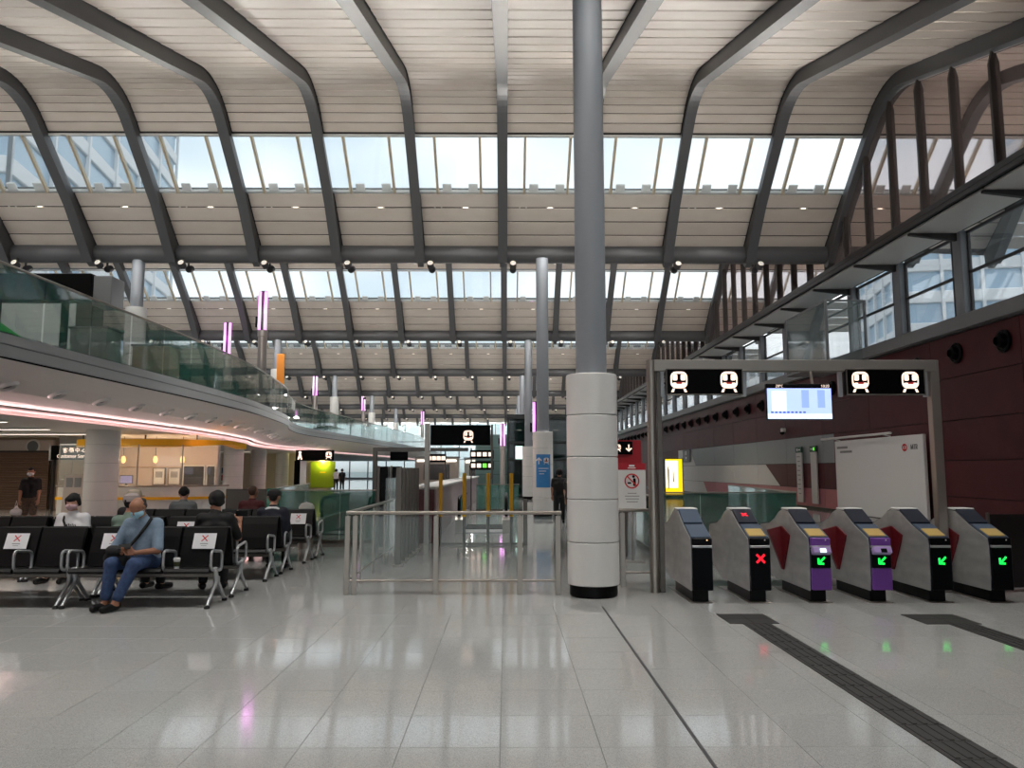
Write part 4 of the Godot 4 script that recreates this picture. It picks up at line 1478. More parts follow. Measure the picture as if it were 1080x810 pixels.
	prism(st, [Vector2(-0.08, 0.9), Vector2(0.0, 0.9), Vector2(-0.02, 1.5), Vector2(-0.06, 1.7)], Vector3(0, 0, 0.13), Vector3.RIGHT, Vector3.UP, Vector3(0, 0, 0.006))
	part(st, "figure_print", "tan", h.get_child(1))
	h = thing("train_wall_sign", "small grey train symbol plate at the white stripe's left end", "sign", Vector3(12.9, 2.6, -55.2))
	bpart(Vector3.ZERO, Vector3(0.05, 0.9, 2.2), "plate", "mid_grey", h, 0.01)
	var ti := train_icon(h, Vector3(0, 0, 0.0), 0.7, false)
	ti.transform = Transform3D(side, Vector3(-0.03, 0, 0))

# ---------------------------------------------------------------- seating
var seat_meshes := {}

func seat_parts() -> void:
	var w := 0.54
	var st := S()
	# seat pan, slightly dished, in (depth towards the sitter, height)
	prism(st, [Vector2(0.24, 0.395), Vector2(0.27, 0.425), Vector2(0.245, 0.455), Vector2(0.05, 0.44), Vector2(-0.16, 0.425), Vector2(-0.20, 0.40), Vector2(-0.16, 0.385), Vector2(0.1, 0.39)], Vector3(-w / 2, 0, 0), Vector3(0, 0, 1), Vector3.UP, Vector3(w, 0, 0))
	seat_meshes["seat"] = mesh_of(st, "leather")
	st = S()
	prism(st, [Vector2(-0.17, 0.44), Vector2(-0.205, 0.60), Vector2(-0.27, 0.80), Vector2(-0.315, 0.905), Vector2(-0.345, 0.915), Vector2(-0.36, 0.895), Vector2(-0.31, 0.76), Vector2(-0.25, 0.58), Vector2(-0.215, 0.42)], Vector3(-w / 2, 0, 0), Vector3(0, 0, 1), Vector3.UP, Vector3(w, 0, 0))
	seat_meshes["backrest"] = mesh_of(st, "leather")
	st = S()
	var pts := []
	for p in round_rect(0.36, 0.23, 0.06, 3):
		pts.append(Vector3(0, 0.535 + p.y + p.x * 0.12, 0.06 + p.x))
	pts.append(pts[0])
	tube(st, pts, 0.018, 8, false)
	seat_meshes["armrest"] = mesh_of(st, "aluminium")
	st = S()
	tube(st, [Vector3(0, 0.45, 0.10), Vector3(0, 0.33, 0.04), Vector3(0, 0.26, 0.06), Vector3(0, 0.03, 0.31)], [0.026, 0.030, 0.026, 0.018], 8)
	tube(st, [Vector3(0, 0.33, 0.0), Vector3(0, 0.26, -0.02), Vector3(0, 0.03, -0.27)], [0.030, 0.026, 0.018], 8)
	seat_meshes["leg"] = mesh_of(st, "aluminium")
	st = S()
	for z in [0.31, -0.27]:
		lathe(st, [Vector2(0.0, 0), Vector2(0.035, 0.0), Vector2(0.035, 0.018), Vector2(0.015, 0.04)], Vector3(0, 0, z), 10)
	seat_meshes["foot_pad"] = mesh_of(st, "rubber")
	st = S()
	box(st, Vector3.ZERO, Vector3(0.285, 0.20, 0.003))
	seat_meshes["notice_paper"] = mesh_of(st, "paper")
	st = S()
	cross_shape(st, Vector3(0, 0.035, 0.0015), 0.075, Vector3(0, 0, 0.0015), 0.12)
	seat_meshes["red_cross"] = mesh_of(st, "mark_red")
	st = S()
	box(st, Vector3(0, -0.035, 0.002), Vector3(0.10, 0.010, 0.001))
	box(st, Vector3(0, -0.060, 0.002), Vector3(0.07, 0.006, 0.001))
	seat_meshes["small_print"] = mesh_of(st, "print_grey")

func bench(at: Vector3, away: bool, n: int, label: String, signs: Array) -> void:
	var b := thing("bench_seat", label, "bench seat", at, PI if away else 0.0, "rows of black waiting seats")
	var pitch := 0.575
	var half := pitch * n / 2
	bpart(Vector3(0, 0.355, 0.0), Vector3(pitch * n - 0.02, 0.05, 0.08), "beam", "steel_dark", b, 0.006)
	for k in n:
		var x := -half + pitch * (k + 0.5)
		put(seat_meshes["seat"], "seat", b, Vector3(x, 0, 0))
		put(seat_meshes["backrest"], "backrest", b, Vector3(x, 0, 0))
	for k in n + 1:
		put(seat_meshes["armrest"], "armrest", b, Vector3(-half + pitch * k, 0, 0))
	for s in [-1.0, 1.0]:
		var l := put(seat_meshes["leg"], "leg", b, Vector3(s * half, 0, 0))
		put(seat_meshes["foot_pad"], "foot_pad", l)
	var k2 := 0
	for s in signs:
		var sp := thing("distancing_notice", s[1], "notice", at + Vector3(-half + pitch * (s[0] + 0.5) + 0.02, 0.745, -0.225), 0, "distancing notices on the seats")
		sp.rotation.x = -0.36
		var pp := put(seat_meshes["notice_paper"], "sheet", sp)
		put(seat_meshes["red_cross"], "red_cross", sp)
		put(seat_meshes["small_print"], "small_print", sp)
		k2 += 1

func build_seating() -> void:
	seat_parts()
	var zf := [-9.74, -11.95, -14.17]
	var names := ["front", "second", "third"]
	for r in 3:
		for u in 3:
			var xc: float = -4.43 - 1.80 * u
			if r == 2 and u == 2: continue
			var signs := []
			if r == 0 and u == 0: signs = [[0, "white red-cross sheet on the seat left of the man in blue"], [2, "white red-cross sheet on the seat above the paper cup"]]
			if r == 0 and u == 1: signs = [[1, "white red-cross sheet on the leftmost visible front seat"]]
			if r == 1 and u == 0: signs = [[0, "white sheet on the second row seat behind the man in blue"]]
			if r == 2 and u == 0: signs = [[2, "white cross sheet on the seat nearest the teal glass fence"]]
			var where: String = ["right end", "middle", "left end"][u]
			bench(Vector3(xc, 0, zf[r]), false, 3, "black three-seat bench facing the camera, %s of the %s row" % [where, names[r]], signs)
			bench(Vector3(xc, 0, zf[r] - 0.78), true, 3, "black three-seat bench facing away, %s behind the %s row" % [where, names[r]], [])
	var c := thing("paper_cup", "paper coffee cup with white lid and dark sleeve on the front seat", "cup", Vector3(-4.02, 0.446, -9.60))
	var st := S()
	lathe(st, [Vector2(0.0, 0.0), Vector2(0.028, 0.0), Vector2(0.038, 0.105)], Vector3.ZERO, 16)
	part(st, "cup", "paper", c)
	st = S()
	lathe(st, [Vector2(0.0335, 0.03), Vector2(0.0345, 0.03), Vector2(0.0385, 0.085), Vector2(0.036, 0.085)], Vector3.ZERO, 16)
	part(st, "sleeve", "cup_sleeve", c)
	st = S()
	lathe(st, [Vector2(0.041, 0.104), Vector2(0.042, 0.112), Vector2(0.037, 0.13), Vector2(0.034, 0.125), Vector2(0, 0.125)], Vector3.ZERO, 16)
	part(st, "lid", "white", c)

# ---------------------------------------------------------------- left side under the balcony
func clad_column(at: Vector3, r: float, label: String) -> void:
	var c := thing("round_column", label, "column", at, 0, "white tiled columns under the balcony")
	var hs := [0.0, 0.62, 1.24, 1.86, 2.48, 3.0]
	for k in 5:
		var st := S()
		lathe(st, [Vector2(r - 0.03, hs[k] + 0.003), Vector2(r - 0.006, hs[k] + 0.003), Vector2(r, hs[k] + 0.010), Vector2(r, hs[k + 1] - 0.010), Vector2(r - 0.006, hs[k + 1] - 0.003), Vector2(r - 0.03, hs[k + 1] - 0.003)], Vector3.ZERO, 36)
		part(st, "cladding_drum", "panel_white", c)
	var st := S()
	lathe(st, [Vector2(r - 0.025, 0), Vector2(r - 0.025, 2.98)], Vector3.ZERO, 24)
	part(st, "core", "mid_grey", c)

func strip_lamp(parent: Node, a: Vector3, b: Vector3, energy: float) -> void:
	var o := thing("strip_lamp", "", "lamp", a)
	var d := b - a
	var st := S()
	box(st, d / 2, Vector3(absf(d.x) + 0.04, 0.05, 0.16), 0.01)
	part(st, "housing", "white", o)
	st = S()
	box(st, d / 2 + Vector3(0, -0.028, 0), Vector3(absf(d.x), 0.008, 0.11))
	part(st, "diffuser", "strip_warm", o)
	var l := AreaLight3D.new()
	l.name = "strip_light"
	l.light_color = Color(1.0, 0.94, 0.88)
	l.light_energy = energy
	l.area_size = Vector2(absf(d.x), 0.11)
	l.shadow_enabled = true
	o.add_child(l)
	l.position = d / 2 + Vector3(0, -0.04, 0)
	l.rotation.x = -PI / 2

func build_service_area() -> void:
	clad_column(Vector3(-13.75, 0, -26.4), 0.53, "big white tiled column in front of the service counter")
	clad_column(Vector3(-15.35, 0, -43.6), 0.54, "white tiled column at the yellow canopy's right end")
	clad_column(Vector3(-16.95, 0, -53), 0.52, "white tiled column second past the yellow canopy")
	clad_column(Vector3(-18.2, 0, -63), 0.52, "slim far white tiled column before the black hanging sign")
	# strip lamps in the low ceiling
	var lab := ["white strip lamp in the low ceiling nearest the camera", "white strip lamp in the low ceiling above the shutter", "white strip lamp in the low ceiling over the counter", "white strip lamp in the low ceiling beyond the counter", "white strip lamp in the low ceiling at the far columns"]
	var ls := [[-24.0, -13.6, -21.0], [-24.0, -14.8, -25.0], [-24.0, -14.6, -28.4], [-24.0, -15.8, -40.0], [-24.0, -18.9, -57.0]]
	for k in ls.size():
		strip_lamp(self, Vector3(ls[k][0], 2.95, ls[k][2]), Vector3(ls[k][1], 2.95, ls[k][2]), STRIP)
	var n := 0
	for o in get_children():
		if o.get_meta("label", "x") == "":
			o.set_meta("label", lab[n])
			o.set_meta("group", "strip lamps in the low ceiling")
			n += 1
	# shop wall with roller shutter
	var w := structure("wall_shop")
	bpart(Vector3(-24.2, 1.49, -32.6), Vector3(10.6, 2.98, 0.3), "wall_face", "tan", w)
	bpart(Vector3(-24.0, 2.62, -32.38), Vector3(10.2, 0.50, 0.16), "fascia", "peach", w, 0.01)
	bpart(Vector3(-18.86, 1.2, -32.35), Vector3(0.10, 2.4, 0.2), "jamb", "brown", w, 0.01)
	for k in 4:
		bpart(Vector3(-18.35 + 0.62 * (k % 2) - 0.0, 0.62 + 1.22 * int(k / 2.0), -32.3), Vector3(0.6, 1.2, 0.06), "wall_panel", "tan", w, 0.006)
	var s := thing("roller_shutter", "closed brown roller shutter with horizontal slats", "shutter", Vector3(-21.4, 0, -32.14))
	var st := S()
	prism(st, [Vector2(0, 0.004), Vector2(0.03, 0.02), Vector2(0.034, 0.06), Vector2(0.02, 0.092), Vector2(0, 0.095)], Vector3(-2.48, 0, 0), Vector3(0, 0, 1), Vector3.UP, Vector3(4.96, 0, 0))
	var slat := mesh_of(st, "shutter")
	for k in 24:
		put(slat, "slat", s, Vector3(0, 0.0975 * k, 0))
	bpart(Vector3(0, 1.18, -0.03), Vector3(5.0, 2.36, 0.03), "backing", "soft_black", s)
	bpart(Vector3(0, 2.38, 0.05), Vector3(5.0, 0.08, 0.14), "box_edge", "brown", s, 0.01)
	var o := thing("wall_clock_plate", "round grey plate on the fascia above the shutter", "plate", Vector3(-19.7, 2.60, -32.28))
	st = S()
	lathe(st, [Vector2(0.30, 0.0), Vector2(0.30, 0.05), Vector2(0.26, 0.07), Vector2(0.24, 0.05), Vector2(0, 0.05)], Vector3.ZERO, 24, Basis(Vector3.RIGHT, PI / 2))
	part(st, "ring", "off_white", o)
	st = S()
	lathe(st, [Vector2(0.23, 0.056), Vector2(0.0, 0.056)], Vector3.ZERO, 24, Basis(Vector3.RIGHT, PI / 2))
	part(st, "dial", "mid_grey", o)
	# black service sign
	o = thing("service_sign", "black hanging customer service sign left of the big column", "sign", Vector3(-17.0, 2.30, -30.5))
	bpart(Vector3.ZERO, Vector3(1.75, 0.56, 0.12), "housing", "sign_black", o, 0.01)
	bpart(Vector3(-0.92, 0.0, 0), Vector3(0.08, 0.60, 0.14), "end_cap", "aluminium", o, 0.01)
	put(text_mesh("Customer Service", 0.13, 0.01, "icon_lit"), "lettering", o, Vector3(0.05, -0.14, 0.066))
	# four characters drawn stroke by stroke
	var strokes := [[[0.1, 0.8, 0.9, 0.8], [0.5, 0.95, 0.5, 0.8], [0.1, 0.8, 0.1, 0.68], [0.9, 0.8, 0.9, 0.68], [0.45, 0.72, 0.2, 0.5], [0.35, 0.62, 0.7, 0.62], [0.7, 0.62, 0.15, 0.3], [0.35, 0.5, 0.88, 0.32], [0.3, 0.28, 0.7, 0.28], [0.7, 0.28, 0.7, 0.03], [0.7, 0.03, 0.3, 0.03], [0.3, 0.03, 0.3, 0.28]],
		[[0.1, 0.9, 0.45, 0.9], [0.45, 0.9, 0.3, 0.75], [0.05, 0.65, 0.5, 0.65], [0.3, 0.65, 0.3, 0.1], [0.3, 0.6, 0.05, 0.35], [0.6, 0.95, 0.52, 0.75], [0.58, 0.85, 0.95, 0.85], [0.9, 0.85, 0.55, 0.5], [0.62, 0.75, 0.95, 0.5], [0.55, 0.38, 0.92, 0.38], [0.92, 0.38, 0.85, 0.05], [0.72, 0.48, 0.5, 0.05]],
		[[0.15, 0.75, 0.85, 0.75], [0.85, 0.75, 0.85, 0.35], [0.85, 0.35, 0.15, 0.35], [0.15, 0.35, 0.15, 0.75], [0.5, 0.97, 0.5, 0.03]],
		[[0.12, 0.5, 0.08, 0.25], [0.35, 0.65, 0.38, 0.15], [0.38, 0.15, 0.7, 0.12], [0.7, 0.12, 0.75, 0.3], [0.5, 0.75, 0.6, 0.6], [0.8, 0.6, 0.93, 0.4]]]
	for k in 4:
		st = S()
		for q in strokes[k]:
			var p0 := Vector2(q[0], q[1]) * 0.2
			var p1 := Vector2(q[2], q[3]) * 0.2
			box(st, Vector3((p0.x + p1.x) / 2 - 0.42 + 0.24 * k, (p0.y + p1.y) / 2 + 0.0, 0.066), Vector3(p0.distance_to(p1) + 0.012, 0.018, 0.008), 0.0, Basis(Vector3(0, 0, 1), (p1 - p0).angle()))
		part(st, "character", "icon_lit", o)
	st = S()
	for x in [-0.6, 0.6]:
		rod(st, Vector3(x, 0.26, 0), Vector3(x, 0.68, 0), 0.015, 6)
	part(st, "hanger", "steel", o)
	# kiosk: yellow canopy, glass screens, counter
	o = thing("yellow_canopy", "long curved yellow canopy band above the service counter", "canopy", Vector3.ZERO)
	var line := smooth_line([Vector2(-16.6, -29.9), Vector2(-15.6, -29.6), Vector2(-13.6, -29.5), Vector2(-12.0, -29.9), Vector2(-11.2, -30.6), Vector2(-10.75, -32.0)], 0.25)
	var low := []
	var hi := []
	st = S()
	for k in line.size() - 1:
		var f0 := float(k) / (line.size() - 1)
		var f1 := float(k + 1) / (line.size() - 1)
		var a := canopy_y(f0)
		var b := canopy_y(f1)
		var p: Vector2 = line[k]
		var q: Vector2 = line[k + 1]
		var e := (q - p).normalized()
		var nn := Vector3(-e.y, 0, e.x)
		if nn.z < 0: nn = -nn
		quad(st, Vector3(p.x, a.x, p.y), Vector3(q.x, b.x, q.y), Vector3(q.x, b.y, q.y), Vector3(p.x, a.y, p.y), nn)
		quad(st, Vector3(p.x, a.x, p.y), Vector3(q.x, b.x, q.y), Vector3(q.x, b.x, q.y) - nn * 0.5, Vector3(p.x, a.x, p.y) - nn * 0.5, Vector3.DOWN)
		quad(st, Vector3(p.x, a.y, p.y), Vector3(q.x, b.y, q.y), Vector3(q.x, b.y, q.y) - nn * 0.5, Vector3(p.x, a.y, p.y) - nn * 0.5, Vector3.UP)
	part(st, "band", "yellow", o)
	st = S()
	for x in [-16.4, -14.0, -12.0]:
		rod(st, Vector3(x, 2.78, -30.0), Vector3(x, 2.98, -30.0), 0.03, 6)
	part(st, "hanger", "steel_dark", o)
	o = thing("service_counter", "curved white service counter with yellow edge behind the seats", "counter", Vector3.ZERO)
	var cl := smooth_line([Vector2(-16.9, -29.2), Vector2(-15.0, -28.9), Vector2(-13.0, -29.0), Vector2(-11.6, -29.6), Vector2(-11.0, -30.8)], 0.3)
	for q in [[0.0, 0.52, 0.10, "lower_front", "panel_white"], [0.52, 0.62, 0.0, "yellow_edge", "yellow"], [0.62, 0.98, 0.12, "upper_front", "panel_white"]]:
		st = S()
		for k in cl.size() - 1:
			var p: Vector2 = cl[k]
			var r: Vector2 = cl[k + 1]
			var e := (r - p).normalized()
			var nn := Vector2(-e.y, e.x)
			if nn.y < 0: nn = -nn
			p -= nn * q[2]; r -= nn * q[2]
			prism(st, [Vector2(p.x, -p.y), Vector2(r.x, -r.y), Vector2(r.x - nn.x * 0.35, -(r.y - nn.y * 0.35)), Vector2(p.x - nn.x * 0.35, -(p.y - nn.y * 0.35))], Vector3(0, q[0], 0), Vector3.RIGHT, Vector3(0, 0, -1), Vector3(0, q[1] - q[0], 0))
		part(st, q[3], q[4], o)
	st = S()
	for k in range(0, cl.size() - 1):
		rod(st, Vector3(cl[k].x, 1.02, cl[k].y), Vector3(cl[k + 1].x, 1.02, cl[k + 1].y), 0.035, 6)
	part(st, "top_rail", "steel", o)
	for k in range(0, cl.size() - 5, 5):
		var p: Vector2 = cl[k] - Vector2(0, 0.15)
		var r: Vector2 = cl[mini(k + 5, cl.size() - 1)] - Vector2(0, 0.15)
		var d := Vector3(r.x - p.x, 0, r.y - p.y)
		var bas := Basis(d.normalized(), Vector3.UP, d.normalized().cross(Vector3.UP))
		st = S()
		box(st, Vector3((p.x + r.x) / 2, 1.80, (p.y + r.y) / 2), Vector3(d.length() - 0.02, 1.5, 0.015), 0.0, bas)
		part(st, "glass_screen", "glass", o)
		st = S()
		box(st, Vector3(p.x, 1.8, p.y), Vector3(0.04, 1.56, 0.04), 0.005)
		part(st, "screen_post", "steel", o)
	# kiosk interior
	w = structure("wall_kiosk")
	bpart(Vector3(-14.75, 1.49, -33.4), Vector3(4.7, 2.98, 0.2), "wall_face", "peach", w)
	bpart(Vector3(-17.0, 1.49, -32.6), Vector3(0.15, 2.98, 1.4), "wall_return", "tan", w)
	bpart(Vector3(-14.75, 1.75, -33.25), Vector3(4.5, 0.05, 0.12), "shelf_line", "tan", w, 0.01)
	for q in [[-14.85, 1.35, 0.55, 0.75, "white", "framed white notice on the kiosk back wall"], [-14.2, 1.35, 0.55, 0.75, "off_white", "second framed notice on the kiosk back wall"]]:
		o = thing("framed_notice", q[5], "notice", Vector3(q[0], q[1], -33.24))
		bpart(Vector3.ZERO, Vector3(q[2], q[3], 0.04), "frame", "steel_dark", o, 0.005)
		bpart(Vector3(0, 0, 0.022), Vector3(q[2] - 0.1, q[3] - 0.1, 0.01), "sheet", q[4], o)
		bpart(Vector3(0, 0.08, 0.03), Vector3(q[2] - 0.25, q[3] - 0.5, 0.006), "print", "print_grey", o)
	for q in [[-13.35, 1.38, 0.95, 0.9, "blue and brown glazed office window in the kiosk"], [-12.62, 1.38, 0.4, 0.9, "narrow glazed office window in the kiosk"]]:
		o = thing("office_window", q[4], "window", Vector3(q[0], q[1], -33.2))
		bpart(Vector3.ZERO, Vector3(q[2], q[3], 0.05), "frame", "white", o, 0.006)
		bpart(Vector3(0, 0, 0.03), Vector3(q[2] - 0.1, q[3] - 0.1, 0.01), "pane", "office_dark", o)
		bpart(Vector3(-q[2] * 0.22, 0.2, 0.04), Vector3(q[2] * 0.4, 0.3, 0.008), "blind", "blue_dark", o)
	var px := [-15.6, -14.3, -13.2]
	for k in 3:
		o = thing("pendant_lamp", ["glowing yellow pendant lamp at the kiosk's left", "glowing yellow pendant lamp over the kiosk desk", "glowing yellow pendant lamp at the kiosk's right"][k], "lamp", Vector3(px[k], 2.05, -31.6), 0, "kiosk pendant lamps")
		st = S()
		lathe(st, [Vector2(0.0, -0.16), Vector2(0.07, -0.12), Vector2(0.09, 0.0), Vector2(0.06, 0.12), Vector2(0.0, 0.15)], Vector3.ZERO, 14)
		part(st, "bulb", "lamp_warm", o)
		st = S()
		rod(st, Vector3(0, 0.14, 0), Vector3(0, 0.93, 0), 0.008, 6)
		part(st, "cord", "black", o)
		omni(Vector3(0, 0.0, 0), Color(1.0, 0.84, 0.66), 0.9, 0.08, o)
	for q in [[-15.9, "computer monitor with lilac picture on the kiosk desk"], [-14.75, "second computer monitor on the kiosk desk"]]:
		o = thing("monitor", q[1], "monitor", Vector3(q[0], 0.98, -30.2))
		bpart(Vector3(0, 0.28, 0), Vector3(0.5, 0.32, 0.04), "housing", "soft_black", o, 0.006)
		bpart(Vector3(0, 0.28, 0.022), Vector3(0.46, 0.28, 0.006), "display", "screen_dim", o)
		bpart(Vector3(0, 0.06, 0), Vector3(0.08, 0.14, 0.04), "neck", "soft_black", o)
		bpart(Vector3(0, 0.01, 0), Vector3(0.24, 0.02, 0.16), "foot", "soft_black", o, 0.004)
	o = thing("kiosk_desk", "long pale desk inside the kiosk behind the glass", "desk", Vector3(-14.5, 0, -30.2))
	bpart(Vector3(0, 0.95, 0), Vector3(3.6, 0.06, 0.6), "top", "off_white", o, 0.01)
	bpart(Vector3(0, 0.46, 0), Vector3(3.5, 0.92, 0.5), "front", "peach", o, 0.01)
	# leaflet stands
	o = thing("leaflet_rack", "slanted white leaflet rack left of the big column", "rack", Vector3(-15.55, 0, -28.2))
	st = S()
	prism(st, [Vector2(0, 0.0), Vector2(0.4, 0.0), Vector2(0.2, 1.45), Vector2(0.12, 1.45)], Vector3(-0.38, 0, 0.25), Vector3(0, 0, -1), Vector3.UP, Vector3(0.76, 0, 0))
	part(st, "body", "peach", o)
	for k in 2:
		bpart(Vector3(-0.18 + 0.30 * k, 1.18, 0.17), Vector3(0.22, 0.34, 0.03), "leaflet", "print_grey", o)
	bpart(Vector3(0.12, 0.62, 0.22), Vector3(0.24, 0.3, 0.03), "leaflet_holder", "brown", o)
	o = thing("poster_board", "small poster board between the columns past the canopy", "poster", Vector3(-17.6, 1.35, -49.0))
	bpart(Vector3.ZERO, Vector3(0.9, 1.0, 0.05), "board", "off_white", o, 0.006)
	for k in 4:
		bpart(Vector3(-0.2 + 0.4 * (k % 2), 0.22 - 0.44 * int(k / 2.0), 0.03), Vector3(0.34, 0.36, 0.01), "picture", ["blue_dark", "mid_grey", "sign_red", "blue_dark"][k], o)
	bpart(Vector3(0, -0.92, -0.02), Vector3(0.06, 0.86, 0.06), "leg", "steel", o)
	o = thing("equipment_box", "grey equipment box hung under the low ceiling near the shutter", "box", Vector3(-13.9, 2.86, -20.2))
	bpart(Vector3.ZERO, Vector3(0.5, 0.12, 0.2), "case", "off_white", o, 0.01)
	bpart(Vector3(0, 0.08, 0), Vector3(0.3, 0.06, 0.1), "bracket", "black", o)
	# peach wall across the far aisle with green advert
	w = structure("wall_aisle")
	bpart(Vector3(-22.2, 1.49, -66.2), Vector3(14.4, 2.98, 0.3), "wall_face", "peach", w)
	bpart(Vector3(-24.5, 1.49, -50), Vector3(0.3, 2.98, 32), "side_wall", "peach", w)
	for k in 8:
		bpart(Vector3(-24.32, 1.49, -36 - 3.6 * k), Vector3(0.06, 2.9, 0.08), "cover_strip", "tan", w)
	o = thing("green_advert", "lime green wall advert under the balcony", "advert", Vector3(-15.6, 1.2, -65.9))
	bpart(Vector3.ZERO, Vector3(2.1, 2.2, 0.10), "panel", "green_ad", o, 0.01)
	put(text_mesh("AD", 0.2, 0.01, "yellow"), "lettering", o, Vector3(0.1, 0.0, 0.055)).visible = false
	o.get_child(1).free()
	bpart(Vector3(0, 0.2, 0.06), Vector3(0.5, 0.06, 0.01), "printed_line", "yellow", o)
	bpart(Vector3(0, 1.14, 0.2), Vector3(0.3, 0.06, 0.14), "picture_lamp", "lamp_warm", o)
	omni(Vector3(0, 1.05, 0.35), Color(1.0, 0.95, 0.6), 2.0, 0.06, o)

func canopy_y(f: float) -> Vector2:
	# lower and upper height of the yellow band along its length
	var rise := clampf((f - 0.55) / 0.3, 0, 1)
	var fall := clampf((f - 0.85) / 0.15, 0, 1)
	return Vector2(2.50 + 0.14 * rise - 0.16 * fall, 2.80 - 0.02 * rise - 0.10 * fall)

# ---------------------------------------------------------------- far hall and upper floor
func lamp_post(at: Vector3, label: String) -> void:
	var l := thing("lamp_post", label, "lamp post", at, 0, "steel posts with pink light tubes")
	var st := S()
	lathe(st, [Vector2(0.24, 0), Vector2(0.24, 0.1), Vector2(0.20, 0.12), Vector2(0.20, 3.2), Vector2(0.23, 3.24), Vector2(0.23, 3.5), Vector2(0.1, 3.52)], Vector3.ZERO, 18)
	part(st, "mast", "mast", l)
	st = S()
	lathe(st, [Vector2(0.17, 3.5), Vector2(0.17, 5.3), Vector2(0.0, 5.32)], Vector3.ZERO, 14)
	part(st, "lamp_core", "fin_brown", l)
	for x in [-0.13, 0.13]:
		st = S()
		lathe(st, [Vector2(0.0, 3.52), Vector2(0.075, 3.53), Vector2(0.075, 5.26), Vector2(0, 5.27)], Vector3(x, 0, 0.13), 12)
		part(st, "light_tube", "led_pink", l)
	st = S()
	box(st, Vector3(-0.28, 3.9, 0), Vector3(0.12, 0.5, 0.16), 0.02)
	part(st, "speaker_box", "black", l)
	omni(Vector3(0, 4.4, 0.42), Color(1.0, 0.70, 1.0), 0.12, 0.2, l)

